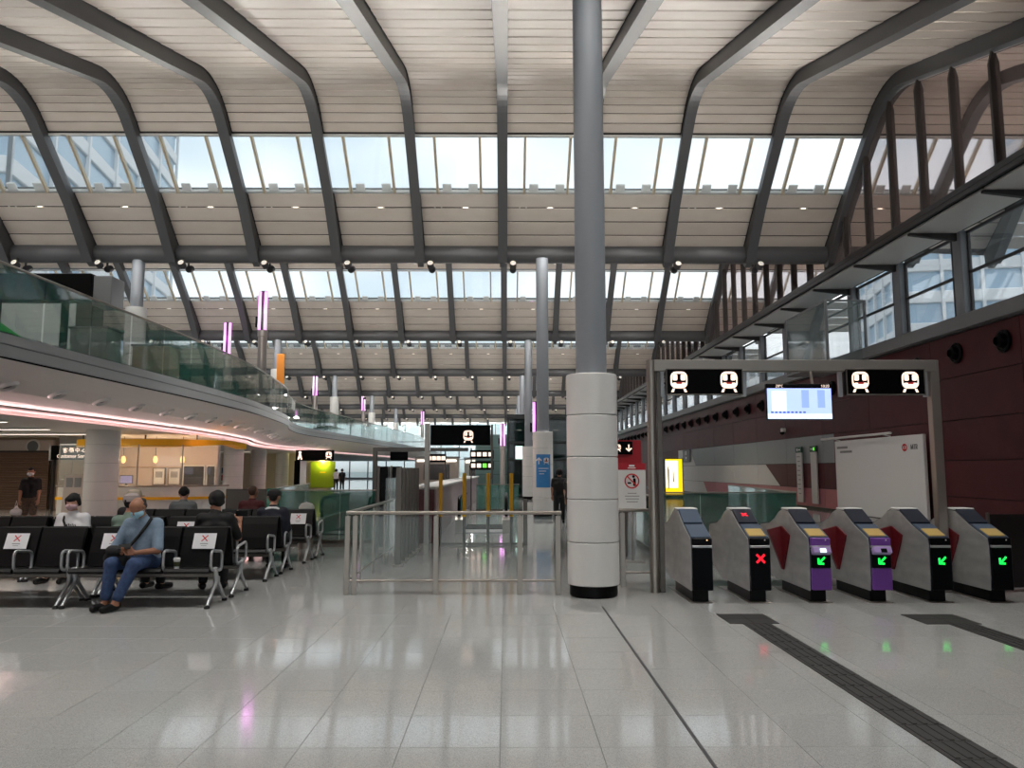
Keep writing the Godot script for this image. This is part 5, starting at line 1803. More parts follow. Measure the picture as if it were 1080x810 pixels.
func build_far_hall() -> void:
	lamp_post(Vector3(-10.95, 4.34, -34.2), "tallest pink-lit lamp post on the near balcony")
	lamp_post(Vector3(-15.2, 4.34, -41.6), "pink-lit lamp post half hidden behind the balcony rail")
	lamp_post(Vector3(-16.2, 4.34, -65), "pink-lit lamp post in the balcony's curve left of a white pillar")
	lamp_post(Vector3(-15.25, 4.34, -82), "slim pink-lit lamp post on the far balcony")
	lamp_post(Vector3(-11.6, 4.34, -106.5), "tiny pink-lit lamp post left of the big black sign")
	lamp_post(Vector3(-0.3, 0, -62), "pink-lit lamp post on the concourse beside the dark lift")
	lamp_post(Vector3(1.62, 0, -41.6), "pink-lit lamp post just left of the blue-signed pillar")
	# black train sign on steel frame, centre
	var g := thing("sign_frame", "steel frame carrying the wide black train sign", "frame", Vector3(0, 0, -17.6))
	bpart(Vector3(-2.98, 1.07, 0), Vector3(0.10, 2.14, 0.10), "post", "steel_dark", g, 0.006)
	bpart(Vector3(-1.78, 1.34, 0.2), Vector3(0.11, 2.68, 0.11), "post", "steel", g, 0.006)
	bpart(Vector3(-0.33, 2.05, -0.1), Vector3(0.05, 1.25, 0.06), "hanger_post", "steel_dark", g, 0.005)
	bpart(Vector3(-2.38, 2.10, 0), Vector3(1.12, 0.09, 0.10), "cross_bar", "steel_dark", g, 0.006)
	bpart(Vector3(-1.30, 2.10, -0.05), Vector3(0.86, 0.08, 0.10), "cross_bar", "steel_dark", g, 0.006)
	bpart(Vector3(-2.44, 1.95, 0.0), Vector3(0.40, 0.20, 0.06), "small_display", "sign_black", g, 0.006)
	var s := thing("train_sign", "wide black hanging sign with one train symbol in the centre", "sign", Vector3(-1.04, 2.42, -17.5))
	bpart(Vector3.ZERO, Vector3(1.36, 0.46, 0.12), "housing", "sign_black", s, 0.01)
	train_icon(s, Vector3(0.18, -0.03, 0.065), 0.28)
	# overhead sign boards further back
	var dat := [[-2.85, 2.10, -31.5, 0.8, "icon_lit", "small black sign board left of the far pair"], [-0.98, 2.25, -31.0, 0.95, "icon_lit", "double black direction board with white and green symbols beyond the escalator"]]
	for q in dat:
		s = thing("direction_board", q[5], "sign", Vector3(q[0], q[1], q[2]))
		bpart(Vector3.ZERO, Vector3(q[3], 0.34, 0.08), "housing", "sign_black", s, 0.008)
		for k in 4:
			bpart(Vector3(-q[3] * 0.36 + q[3] * 0.24 * k, 0, 0.045), Vector3(0.16, 0.16, 0.012), "symbol", q[4] if k == 2 else "icon_lit", s, 0.003)
		if q[0] > -2:
			bpart(Vector3(0, -0.45, 0), Vector3(q[3], 0.34, 0.08), "housing", "sign_black", s, 0.008)
			for k in 4:
				bpart(Vector3(-q[3] * 0.36 + q[3] * 0.24 * k, -0.45, 0.045), Vector3(0.16, 0.16, 0.012), "symbol", "lit_sign_green" if k == 2 else "icon_lit", s, 0.003)
		var st := S()
		for x in [-q[3] * 0.45, q[3] * 0.45]:
			rod(st, Vector3(x, -q[1] if absf(x) > 0.2 else 0.0, -0.06), Vector3(x, 0.3, -0.06), 0.03, 6)
		part(st, "support", "steel_dark", s)
	s = thing("hanging_sign", "black hanging sign with person and train symbols under the balcony edge", "sign", Vector3(-11.0, 2.45, -44.5))
	bpart(Vector3.ZERO, Vector3(2.2, 0.62, 0.12), "housing", "sign_black", s, 0.01)
	train_icon(s, Vector3(0.8, 0, 0.065), 0.42)
	var st := S()
	prism(st, disc(0.08, 12), Vector3(-0.85, 0.16, 0.062), Vector3.RIGHT, Vector3.UP, Vector3(0, 0, 0.01))
	prism(st, [Vector2(-0.14, -0.24), Vector2(-0.05, -0.24), Vector2(0, -0.1), Vector2(0.05, -0.24), Vector2(0.14, -0.24), Vector2(0.05, 0.08), Vector2(-0.05, 0.08)], Vector3(-0.85, 0, 0.062), Vector3.RIGHT, Vector3.UP, Vector3(0, 0, 0.01))
	part(st, "figure_symbol", "icon_lit", s)
	bpart(Vector3(-1.02, -1.37, -0.1), Vector3(0.34, 2.15, 0.10), "stand_panel", "sign_black", s, 0.01)
	bpart(Vector3(-0.68, -1.37, -0.1), Vector3(0.34, 2.15, 0.12), "white_panel", "white", s, 0.01)
	# lift tower of dark green glass
	g = thing("glass_lift", "dark green glass lift tower beyond the blue-signed pillar", "lift", Vector3(1.95, 0, -47))
	for x in [-1.85, 0.0, 1.85]:
		bpart(Vector3(x, 2.35, 2.0), Vector3(0.12, 4.7, 0.12), "front_post", "lift_frame", g, 0.01)
	st = S()
	for y in [0.08, 2.2, 3.2, 4.66]:
		box(st, Vector3(0, y, 2.0), Vector3(3.8, 0.14, 0.14), 0.01)
		for x in [-1.85, 1.85]:
			box(st, Vector3(x, y, 0), Vector3(0.12, 0.12, 4.0), 0.01)
	part(st, "frame", "lift_frame", g)
	for x in [-0.92, 0.92]:
		for q in [[1.14, 2.0], [2.7, 0.9], [3.93, 1.3]]:
			bpart(Vector3(x, q[0], 2.0), Vector3(1.7, q[1], 0.02), "glass_panel", "lift_glass", g)
	for x in [-1.85, 1.85]:
		bpart(Vector3(x, 2.35, 0), Vector3(0.02, 4.5, 3.9), "side_glass", "lift_glass", g)
	bpart(Vector3(0, 4.78, 0), Vector3(4.0, 0.14, 4.3), "roof", "lift_frame", g, 0.01)
	bpart(Vector3(0, 2.3, -1.9), Vector3(3.7, 4.6, 0.1), "rear_panel", "lift_frame", g)
	bpart(Vector3(-1.2, 2.62, 2.06), Vector3(0.42, 0.75, 0.04), "lit_panel", "screen_white", g)
	for x in [-1.2, 1.0]:
		bpart(Vector3(x, 3.95, 1.6), Vector3(0.3, 0.05, 0.1), "ceiling_lamp", "lamp_white", g)
	g = thing("teal_partition", "pale teal tiled partition behind the lamp post", "partition", Vector3(-1.0, 0, -70))
	bpart(Vector3(0, 2.4, 0), Vector3(3.6, 4.8, 0.2), "face", "teal_wall", g)
	for k in 3:
		bpart(Vector3(0, 1.2 * (k + 1), 0.105), Vector3(3.6, 0.03, 0.02), "joint_bar", "lift_frame", g)
	# kiosks in the far distance under the balcony end
	var ks := [[-8.0, -90.0, 5.0, 3.0, "peach", "pale shop front at the far end left of the sign frame"], [-3.2, -84.0, 2.6, 2.8, "off_white", "white machine block at the far end behind the direction boards"], [4.8, -88.0, 3.0, 3.2, "mid_grey", "grey block at the far end right of the lift"], [8.8, -62.0, 1.6, 3.0, "burgundy", "burgundy wall end beside the advert box"]]
	for q in ks:
		s = thing("far_kiosk", q[5], "kiosk", Vector3(q[0], 0, q[1]))
		bpart(Vector3(0, q[3] / 2, 0), Vector3(q[2], q[3], 2.0), "body", q[4], s, 0.02)
		bpart(Vector3(0, q[3] + 0.06, 0), Vector3(q[2] + 0.2, 0.12, 2.2), "roof", "mid_grey", s, 0.02)
		bpart(Vector3(0, q[3] * 0.45, 1.02), Vector3(q[2] * 0.6, q[3] * 0.6, 0.04), "window", "office_dark", s)
		bpart(Vector3(0, q[3] * 0.88, 1.03), Vector3(q[2] * 0.9, 0.25, 0.05), "sign_strip", "lamp_white" if q[4] != "burgundy" else "burgundy_b", s)
	# upper floor: billboard, counters, banner
	s = thing("billboard", "large dark billboard with a green hillside picture behind the balcony glass", "billboard", Vector3(-15.9, 4.34, -24.0))
	bpart(Vector3(0, 2.95, 0), Vector3(6.0, 0.85, 1.0), "header", "black", s, 0.02)
	bpart(Vector3(0, 1.27, 0), Vector3(6.0, 2.5, 0.7), "case", "soft_black", s, 0.02)
	bpart(Vector3(-0.2, 1.55, 0.36), Vector3(5.4, 1.8, 0.02), "picture", "poster_grey", s)
	st = S()
	prism(st, [Vector2(-2.8, 0.66), Vector2(1.9, 0.66), Vector2(1.5, 1.0), Vector2(0.7, 1.5), Vector2(-0.1, 2.05), Vector2(-0.9, 1.7), Vector2(-2.8, 1.35)], Vector3(0, 0, 0.372), Vector3.RIGHT, Vector3.UP, Vector3(0, 0, 0.008))
	part(st, "green_hill", "poster_green", s)
	for x in [-1.6, 0.1, 2.2]:
		bpart(Vector3(x, 1.5, 0.42), Vector3(0.22, 2.4, 0.06), "picture_bar", "black", s)
	bpart(Vector3(3.3, 2.85, 0), Vector3(0.58, 0.95, 0.8), "side_box", "grey", s, 0.02)
	for q in [[-11.3, -21.0, 1.0, 1.1, "off_white", "pale counter on the upper floor behind the glass"], [-11.4, -24.9, 1.2, 1.25, "tan", "tan counter on the upper floor behind the glass"], [-11.9, -29.0, 1.5, 1.2, "black", "black machine on the upper floor behind the glass"], [-13.2, -36.5, 2.2, 1.4, "black", "dark counter on the upper floor near the tall lamp post"], [-17.2, -56.0, 3.2, 2.4, "soft_black", "dark kiosk on the upper floor in the balcony's curve"], [-18.4, -72.0, 3.4, 2.2, "mid_grey", "grey kiosk on the far upper floor"]]:
		g = thing("upper_counter", q[5], "counter", Vector3(q[0], 4.34, q[1]))
		bpart(Vector3(0, q[3] / 2, 0), Vector3(q[2], q[3], 0.8), "body", q[4], g, 0.02)
		bpart(Vector3(0, q[3] + 0.03, 0), Vector3(q[2] + 0.1, 0.06, 0.9), "top", "grey", g, 0.01)
	s = thing("orange_banner", "upright orange banner above the balcony glass", "banner", Vector3(-12.55, 4.34, -42.5))
	bpart(Vector3(0, 2.85, 0), Vector3(0.42, 1.7, 0.06), "panel", "orange", s, 0.01)
	bpart(Vector3(0, 1.0, 0), Vector3(0.08, 2.05, 0.05), "pole", "steel_dark", s, 0.006)
	bpart(Vector3(0, 0.02, 0), Vector3(0.4, 0.04, 0.3), "base", "steel_dark", s, 0.006)

# ---------------------------------------------------------------- outside
func build_outside() -> void:
	var gr := structure("ground_outside")
	bpart(Vector3(0, -0.7, -150), Vector3(900, 0.4, 900), "ground", "wall_grey", gr)
	tower(Vector3(62, 0, -98), 26, 24, 34, -0.2, "pale blue glass tower outside the right windows", "tower_blue", 9)
	tower(Vector3(80, 0, -62), 30, 26, 26, 0.1, "white slab block outside the right windows", "tower_white", 7)
	tower(Vector3(60, 0, -150), 30, 26, 22, 0.0, "low grey block outside beyond the blue tower", "wall_grey", 6)
	tower(Vector3(-58, 0, -80), 30, 46, 92, 0.15, "tall banded tower seen through the left skylights", "tower_blue", 24)
	# trees outside the right windows
	var tp := [[24.0, -30.0, 8.5], [26.0, -40.0, 9.5], [23.0, -22.5, 9.0], [25.0, -52.0, 9.0]]
	var tl := ["leafy tree outside the nearest right window", "leafy tree outside behind the glass booth", "leafy tree outside at the picture's right edge", "farthest leafy tree outside the right windows"]
	for k in tp.size():
		tree(Vector3(tp[k][0], -0.5, tp[k][1]), tp[k][2], tl[k], k)

func tower(at: Vector3, w: float, d: float, h: float, turn: float, label: String, m: String, floors: int) -> void:
	var t := thing("tower_block", label, "building", at + Vector3(0, -0.5, 0), turn)
	bpart(Vector3(0, h / 2, 0), Vector3(w - 0.6, h, d - 0.6), "body", m, t)
	var st := S()
	box(st, Vector3.ZERO, Vector3(w, h / floors * 0.38, d), 0.1)
	var mesh := mesh_of(st, "tower_white")
	for k in floors:
		put(mesh, "floor_band", t, Vector3(0, h / floors * (k + 0.9), 0))
	st = S()
	box(st, Vector3.ZERO, Vector3(0.35, h, 0.35), 0.02)
	mesh = mesh_of(st, "tower_white")
	for k in 7:
		put(mesh, "pilaster", t, Vector3(-w / 2 + w * k / 6.0, h / 2, d / 2))
		put(mesh, "pilaster", t, Vector3(-w / 2, h / 2, -d / 2 + d * k / 6.0))
		put(mesh, "pilaster", t, Vector3(w / 2, h / 2, -d / 2 + d * k / 6.0))

func tree(at: Vector3, h: float, label: String, sd: int) -> void:
	var t := thing("tree", label, "tree", at, 0, "trees outside the right windows")
	var st := S()
	tube(st, [Vector3.ZERO, Vector3(0.1, h * 0.35, 0), Vector3(0.0, h * 0.7, 0.1)], [0.22, 0.15, 0.06], 8)
	part(st, "trunk", "bark", t)
	var r := RandomNumberGenerator.new()
	r.seed = 40 + sd
	st = S()
	for k in 900:
		var dir := Vector3(r.randfn(), r.randfn() * 0.8, r.randfn()).normalized() * pow(r.randf(), 0.4)
		var p := Vector3(dir.x * 2.4, h * 0.68 + dir.y * h * 0.30, dir.z * 2.4)
		var a := Vector3(r.randfn(), r.randfn(), r.randfn()).normalized() * 0.22
		var b := a.cross(Vector3(r.randfn(), r.randfn(), r.randfn())).normalized() * 0.11
		quad(st, p - a, p + b, p + a, p - b, a.cross(b).normalized())
	var fo := part(st, "foliage", "leaf", t)
	fo.set_meta("kind", "stuff")

# ---------------------------------------------------------------- people
# one continuous surface from tapered bones: distance field with smooth minimum, meshed as surface nets
func blob(st: SurfaceTool, bones: Array, cell: float, k := 0.03) -> void:
	var lo := Vector3.ONE * 1e9
	var hi := -lo
	for b in bones:
		var r: float = maxf(b[2], b[3]) + cell * 2.5
		for j in 2:
			lo = lo.min(b[j] - Vector3.ONE * r)
			hi = hi.max(b[j] + Vector3.ONE * r)
	var nx := int((hi.x - lo.x) / cell) + 2
	var ny := int((hi.y - lo.y) / cell) + 2
	var nz := int((hi.z - lo.z) / cell) + 2
	var f := PackedFloat32Array()
	f.resize(nx * ny * nz)
	f.fill(1.0)
	for b in bones:
		var a: Vector3 = b[0]
		var d: Vector3 = b[1] - a
		var ra: float = b[2]
		var dr: float = b[3] - ra
		var ll := maxf(d.length_squared(), 1e-9)
		var m: float = maxf(b[2], b[3]) + k + cell * 2
		var p0: Vector3 = (a.min(b[1]) - Vector3.ONE * m - lo) / cell
		var p1: Vector3 = (a.max(b[1]) + Vector3.ONE * m - lo) / cell
		for iz in range(maxi(0, int(p0.z)), mini(nz, int(p1.z) + 1)):
			for iy in range(maxi(0, int(p0.y)), mini(ny, int(p1.y) + 1)):
				var at := (iz * ny + iy) * nx
				for ix in range(maxi(0, int(p0.x)), mini(nx, int(p1.x) + 1)):
					var q := lo + Vector3(ix, iy, iz) * cell - a
					var t := clampf(q.dot(d) / ll, 0.0, 1.0)
					var v := (q - d * t).length() - ra - dr * t
					var o := f[at + ix]
					if v > o + k:
						continue
					if o > v + k:
						f[at + ix] = v
					else:
						var h := 0.5 + 0.5 * (o - v) / k
						f[at + ix] = lerpf(o, v, h) - k * h * (1.0 - h)
	var id := {}
	var ps := PackedVector3Array()
	var ns := PackedVector3Array()
	var sy := nx
	var sz := nx * ny
	var off := [0, 1, sy, sy + 1, sz, sz + 1, sz + sy, sz + sy + 1]
	var pos := [Vector3(0, 0, 0), Vector3(1, 0, 0), Vector3(0, 1, 0), Vector3(1, 1, 0), Vector3(0, 0, 1), Vector3(1, 0, 1), Vector3(0, 1, 1), Vector3(1, 1, 1)]
	var eds := [[0, 1], [2, 3], [4, 5], [6, 7], [0, 2], [1, 3], [4, 6], [5, 7], [0, 4], [1, 5], [2, 6], [3, 7]]
	for iz in nz - 1:
		for iy in ny - 1:
			var base := iz * sz + iy * sy
			for ix in nx - 1:
				var c := base + ix
				var s0 := f[c] < 0
				if s0 == (f[c + 1] < 0) and s0 == (f[c + sy] < 0) and s0 == (f[c + sy + 1] < 0) and s0 == (f[c + sz] < 0) and s0 == (f[c + sz + 1] < 0) and s0 == (f[c + sz + sy] < 0) and s0 == (f[c + sz + sy + 1] < 0):
					continue
				var sum := Vector3.ZERO
				var cnt := 0
				for e in eds:
					var va := f[c + off[e[0]]]
					var vb := f[c + off[e[1]]]
					if (va < 0) != (vb < 0):
						sum += pos[e[0]].lerp(pos[e[1]], va / (va - vb))
						cnt += 1
				var g := Vector3(f[c + 1] - f[c] + f[c + sy + 1] - f[c + sy] + f[c + sz + 1] - f[c + sz] + f[c + sz + sy + 1] - f[c + sz + sy],
					f[c + sy] - f[c] + f[c + sy + 1] - f[c + 1] + f[c + sz + sy] - f[c + sz] + f[c + sz + sy + 1] - f[c + sz + 1],
					f[c + sz] - f[c] + f[c + sz + 1] - f[c + 1] + f[c + sz + sy] - f[c + sy] + f[c + sz + sy + 1] - f[c + sy + 1])
				id[c] = ps.size()
				ps.append(lo + (Vector3(ix, iy, iz) + sum / cnt) * cell)
				ns.append(g.normalized())
	for c in id:
		# edges that leave the cell's low corner
		for ax in 3:
			var step: int = [1, sy, sz][ax]
			if (f[c] < 0) == (f[c + step] < 0): continue
			var u: int = [sy, sz, 1][ax]
			var w: int = [sz, 1, sy][ax]
			if not (id.has(c - u) and id.has(c - w) and id.has(c - u - w)): continue
			var i0: int = id[c]
			var i1: int = id[c - u]
			var i2: int = id[c - u - w]
			var i3: int = id[c - w]
			quad4(st, ps[i0], ps[i1], ps[i2], ps[i3], ns[i0], ns[i1], ns[i2], ns[i3])

func grow(bones: Array, by: float) -> Array:
	var out := []
	for b in bones:
		out.append([b[0], b[1], b[2] + by, b[3] + by])
	return out

# hand bones: wrist w, direction of the fingers d, palm normal n (side the fingers curl to), thumb side t
func hand_bones(w: Vector3, d: Vector3, n: Vector3, t: Vector3, curl: float) -> Array:
	d = d.normalized(); t = t.normalized(); n = n.normalized()
	var out := []
	var pal := w + d * 0.085
	for k in 4:
		var side: float = 0.030 - 0.020 * k
		var kn: Vector3 = pal + t * side + d * [0.0, 0.006, 0.0, -0.010][k]
		out.append([w + t * side * 0.6 + d * 0.01, kn, 0.014, 0.011])
		var l: float = [0.040, 0.045, 0.041, 0.032][k]
		var a1 := curl * 0.8
		var a2 := curl * 1.7
		var m: Vector3 = kn + (d * cos(a1) + n * sin(a1)) * l
		var e: Vector3 = m + (d * cos(a2) + n * sin(a2)) * l * 0.85
		out.append([kn, m, 0.0105, 0.0095])
		out.append([m, e, 0.0095, 0.0078])
	var tb := w + d * 0.03 + t * 0.030
	var t1 := tb + (t * 0.7 + d * 0.6 + n * 0.3).normalized() * 0.042
	var t2 := t1 + (d * 0.85 + n * 0.5 * curl + t * 0.1).normalized() * 0.034
	out.append([w + t * 0.01, tb, 0.016, 0.015])
	out.append([tb, t1, 0.014, 0.0115])
	out.append([t1, t2, 0.0115, 0.009])
	return out

func head_bones(c: Vector3, B: Basis) -> Array:
	var q := []
	for b in [[Vector3(0, 0.035, -0.025), Vector3(0, 0.035, 0.015), 0.086, 0.080], [Vector3(0, -0.02, 0.0), Vector3(0, -0.02, 0.02), 0.074, 0.070], [Vector3(-0.025, -0.075, 0.03), Vector3(0.025, -0.075, 0.03), 0.042, 0.042], [Vector3(0, -0.095, 0.055), Vector3(0, -0.09, 0.05), 0.024, 0.024], [Vector3(0, 0.005, 0.090), Vector3(0, -0.028, 0.104), 0.010, 0.015], [Vector3(-0.02, -0.062, 0.082), Vector3(0.02, -0.062, 0.082), 0.009, 0.009], [Vector3(-0.085, 0.01, -0.005), Vector3(-0.083, -0.03, 0.0), 0.018, 0.012], [Vector3(0.085, 0.01, -0.005), Vector3(0.083, -0.03, 0.0), 0.018, 0.012], [Vector3(-0.03, 0.022, 0.082), Vector3(0.03, 0.022, 0.082), 0.013, 0.013]]:
		q.append([c + B * b[0], c + B * b[1], b[2], b[3]])
	return q

func move_bones(bones: Array, c: Vector3, B: Basis) -> Array:
	var q := []
	for b in bones:
		q.append([c + B * b[0], c + B * b[1], b[2], b[3]])
	return q

# p: settings; all joints in the person's own frame, facing +z
func person(label: String, at: Vector3, turn: float, p: Dictionary) -> Node3D:
	var o := thing("person", label, "person", at, turn)
	var cell: float = p.get("cell", 0.018)
	var sit: bool = p.get("sit", true)
	var hip: Vector3 = p.get("hip", Vector3(0, 0.55, -0.05) if sit else Vector3(0, 0.92, 0))
	var chest: Vector3 = p.get("chest", hip + Vector3(0, 0.34, -0.06 if sit else 0.0))
	var neck: Vector3 = p.get("neck", chest + Vector3(0, 0.15, 0.02))
	var head: Vector3 = p.get("head", neck + Vector3(0, 0.155, 0.035))
	var B: Basis = Basis.from_euler(p.get("look", Vector3.ZERO))
	var sh := [chest + Vector3(-0.175, 0.075, 0), chest + Vector3(0.175, 0.075, 0)]
	var el: Array = p.get("elbow", [sh[0] + Vector3(-0.05, -0.27, 0.05), sh[1] + Vector3(0.05, -0.27, 0.05)])
	var wr: Array = p.get("wrist", [sh[0] + Vector3(0.02, -0.40, 0.25), sh[1] + Vector3(-0.02, -0.40, 0.25)] if sit else [sh[0] + Vector3(-0.05, -0.50, 0.10), sh[1] + Vector3(0.05, -0.50, 0.10)])
	var hp := [hip + Vector3(-0.09, -0.02, 0), hip + Vector3(0.09, -0.02, 0)]
	var kn: Array = p.get("knee", [Vector3(-0.13, 0.51, 0.38), Vector3(0.13, 0.51, 0.38)] if sit else [Vector3(-0.10, 0.49, 0.02), Vector3(0.10, 0.49, 0.02)])
	var an: Array = p.get("ankle", [Vector3(-0.13, 0.10, 0.40), Vector3(0.13, 0.10, 0.40)] if sit else [Vector3(-0.11, 0.09, -0.02), Vector3(0.11, 0.09, -0.02)])
	var toe := []
	for s in 2:
		toe.append(an[s] + (p["toe"][s] if p.has("toe") else Vector3(-0.03 + 0.06 * s, -0.055, 0.15)))
	var torso := [[hip + Vector3(-0.07, 0, 0), hip + Vector3(0.07, 0, 0), 0.125, 0.125], [hip + Vector3(-0.06, 0.02, 0), chest + Vector3(-0.085, -0.06, 0), 0.11, 0.115], [hip + Vector3(0.06, 0.02, 0), chest + Vector3(0.085, -0.06, 0), 0.11, 0.115], [sh[0] + Vector3(0.03, -0.01, 0), sh[1] + Vector3(-0.03, -0.01, 0), 0.072, 0.072], [chest, neck, 0.10, 0.06]]
	if p.get("belly", 0.0) > 0.0:
		torso.append([hip + Vector3(0, 0.10, 0.04), hip + Vector3(0, 0.2, 0.03), 0.13, 0.12])
	var arms := []
	for s in 2:
		arms.append([sh[s], el[s], 0.056, 0.043])
		arms.append([el[s], wr[s], 0.042, 0.028])
	var legs := []
	for s in 2:
		legs.append([hp[s], kn[s], 0.092, 0.060])
		legs.append([kn[s], an[s], 0.058, 0.038])
	var feet := []
	for s in 2:
		feet.append([an[s] + Vector3(0, -0.04, -0.03), toe[s], 0.042, 0.034])
	# body
	var st := S()
	blob(st, torso + arms + legs + feet + [[neck + Vector3(0, -0.05, -0.01), head + B * Vector3(0, -0.06, -0.02), 0.060, 0.052]], cell, 0.035)
	blob(st, head_bones(head, B), minf(cell, p.get("fine", 0.010)), 0.022)
	for s in 2:
		var fd: Vector3 = p["finger"][s] if p.has("finger") else (wr[s] - el[s]).normalized()
		var pn: Vector3 = p["palm"][s] if p.has("palm") else Vector3(0.3 - 0.6 * s, -0.4, -0.2)
		pn = (pn - fd.normalized() * pn.dot(fd.normalized())).normalized()
		var th: Vector3 = fd.cross(pn) * (1.0 if s == 0 else -1.0)
		if p.has("thumb"): th = p["thumb"][s]
		blob(st, hand_bones(wr[s], fd, pn, th, p.get("curl", 0.55)), p.get("hand_cell", 0.007), 0.008)
	part(st, "body", p.get("skin", "skin"), o)
	# clothing
	st = S()
	var shirt := grow(torso, 0.012)
	for s in 2:
		var f: float = p.get("sleeve", 0.62)
		var e2: Vector3 = sh[s].lerp(el[s], minf(f, 1.0))
		shirt.append([sh[s], e2, 0.074, 0.066])
		if f > 1.0:
			shirt.append([el[s], el[s].lerp(wr[s], f - 1.0), 0.060, 0.044])
	blob(st, shirt, cell, 0.03)
	var sp := part(st, "shirt", p.get("shirt", "cloth_black"), o)
	st = S()
	var tr := [[hip + Vector3(-0.075, -0.035, 0), hip + Vector3(0.075, -0.035, 0), 0.135, 0.135]]
	for s in 2:
		var f: float = p.get("trouser", 1.93)
		tr.append([hp[s], hp[s].lerp(kn[s], minf(f, 1.0)), 0.108, 0.080])
		if f > 1.0:
			tr.append([kn[s], kn[s].lerp(an[s], f - 1.0), 0.078, 0.062])
	blob(st, tr, cell, 0.025)
	part(st, "trousers", p.get("trousers", "cloth_dark"), o)
	for s in 2:
		st = S()
		blob(st, [[an[s] + Vector3(0, -0.045, -0.04), toe[s] + Vector3(0, 0, 0.01), 0.048, 0.040]], 0.014, 0.01)
		part(st, "shoe", p.get("shoes", "leather"), o)
	# head wear
	var hair: String = p.get("hair", "short")
	var hb := []
	if hair == "short":
		hb = [[Vector3(0, 0.060, -0.030), Vector3(0, 0.062, 0.030), 0.076, 0.066], [Vector3(0, 0.01, -0.055), Vector3(0, 0.04, -0.05), 0.066, 0.076], [Vector3(-0.055, 0.045, 0.0), Vector3(-0.06, 0.02, -0.03), 0.042, 0.040], [Vector3(0.055, 0.045, 0.0), Vector3(0.06, 0.02, -0.03), 0.042, 0.040]]
	elif hair == "full":
		hb = [[Vector3(0, 0.062, -0.030), Vector3(0, 0.060, 0.040), 0.086, 0.072], [Vector3(0, -0.01, -0.055), Vector3(0, 0.04, -0.05), 0.074, 0.084], [Vector3(-0.07, 0.045, 0.0), Vector3(-0.078, -0.02, -0.02), 0.044, 0.038], [Vector3(0.07, 0.045, 0.0), Vector3(0.078, -0.02, -0.02), 0.044, 0.038]]
	elif hair == "fringe":
		hb = [[Vector3(-0.062, 0.01, -0.03), Vector3(0.062, 0.01, -0.03), 0.045, 0.045], [Vector3(0, 0.03, -0.06), Vector3(0, -0.01, -0.055), 0.062, 0.055], [Vector3(-0.045, 0.055, -0.06), Vector3(0.045, 0.055, -0.06), 0.045, 0.045]]
	elif hair == "cropped":
		hb = [[Vector3(0, 0.045, -0.040), Vector3(0, 0.050, -0.01), 0.078, 0.074], [Vector3(0, 0.0, -0.05), Vector3(0, 0.03, -0.05), 0.064, 0.072]]
	if hb:
		st = S()
		blob(st, move_bones(hb, head, B), 0.012, 0.02)
		part(st, "hair", p.get("hair_colour", "hair_black"), o)
	if p.has("cap"):
		st = S()
		lathe(st, [Vector2(0.112, 0.025), Vector2(0.112, 0.06), Vector2(0.098, 0.105), Vector2(0.06, 0.132), Vector2(0, 0.14)], head + B * Vector3(0, 0.0, -0.012), 18, B)
		var br := []
		for k in 9:
			var a := PI * (0.12 + 0.76 * k / 8.0)
			br.append(Vector2(cos(a) * 0.10, 0.03 + sin(a) * 0.15))
		prism(st, br, head + B * Vector3(0, 0.030, 0.02), B * Vector3.RIGHT, B * Vector3(0, -0.12, 1).normalized(), B * Vector3(0, 0.008, 0))
		part(st, "cap", p["cap"], o)
	if p.has("mask"):
		st = S()
		blob(st, move_bones([[Vector3(-0.035, -0.045, 0.066), Vector3(0.035, -0.045, 0.066), 0.036, 0.036], [Vector3(0, -0.025, 0.086), Vector3(0, -0.08, 0.070), 0.028, 0.030], [Vector3(-0.05, -0.05, 0.045), Vector3(0.05, -0.05, 0.045), 0.034, 0.034]], head, B), 0.010, 0.02)
		var mk := part(st, "face_mask", p["mask"], o)
		st = S()
		for s in [-1.0, 1.0]:
			for y in [-0.03, -0.07]:
				rod(st, head + B * Vector3(s * 0.062, y, 0.06), head + B * Vector3(s * 0.090, -0.01 + y * 0.2, 0.0), 0.0025, 5)
		part(st, "ear_loop", p["mask"], mk)
	st = S()
	for s in [-1.0, 1.0]:
		lathe(st, [Vector2(0, -0.007), Vector2(0.007, -0.004), Vector2(0.009, 0), Vector2(0.007, 0.004), Vector2(0, 0.007)], head + B * Vector3(s * 0.032, 0.004, 0.080), 8)
	part(st, "eyes", "black", o)
	return o

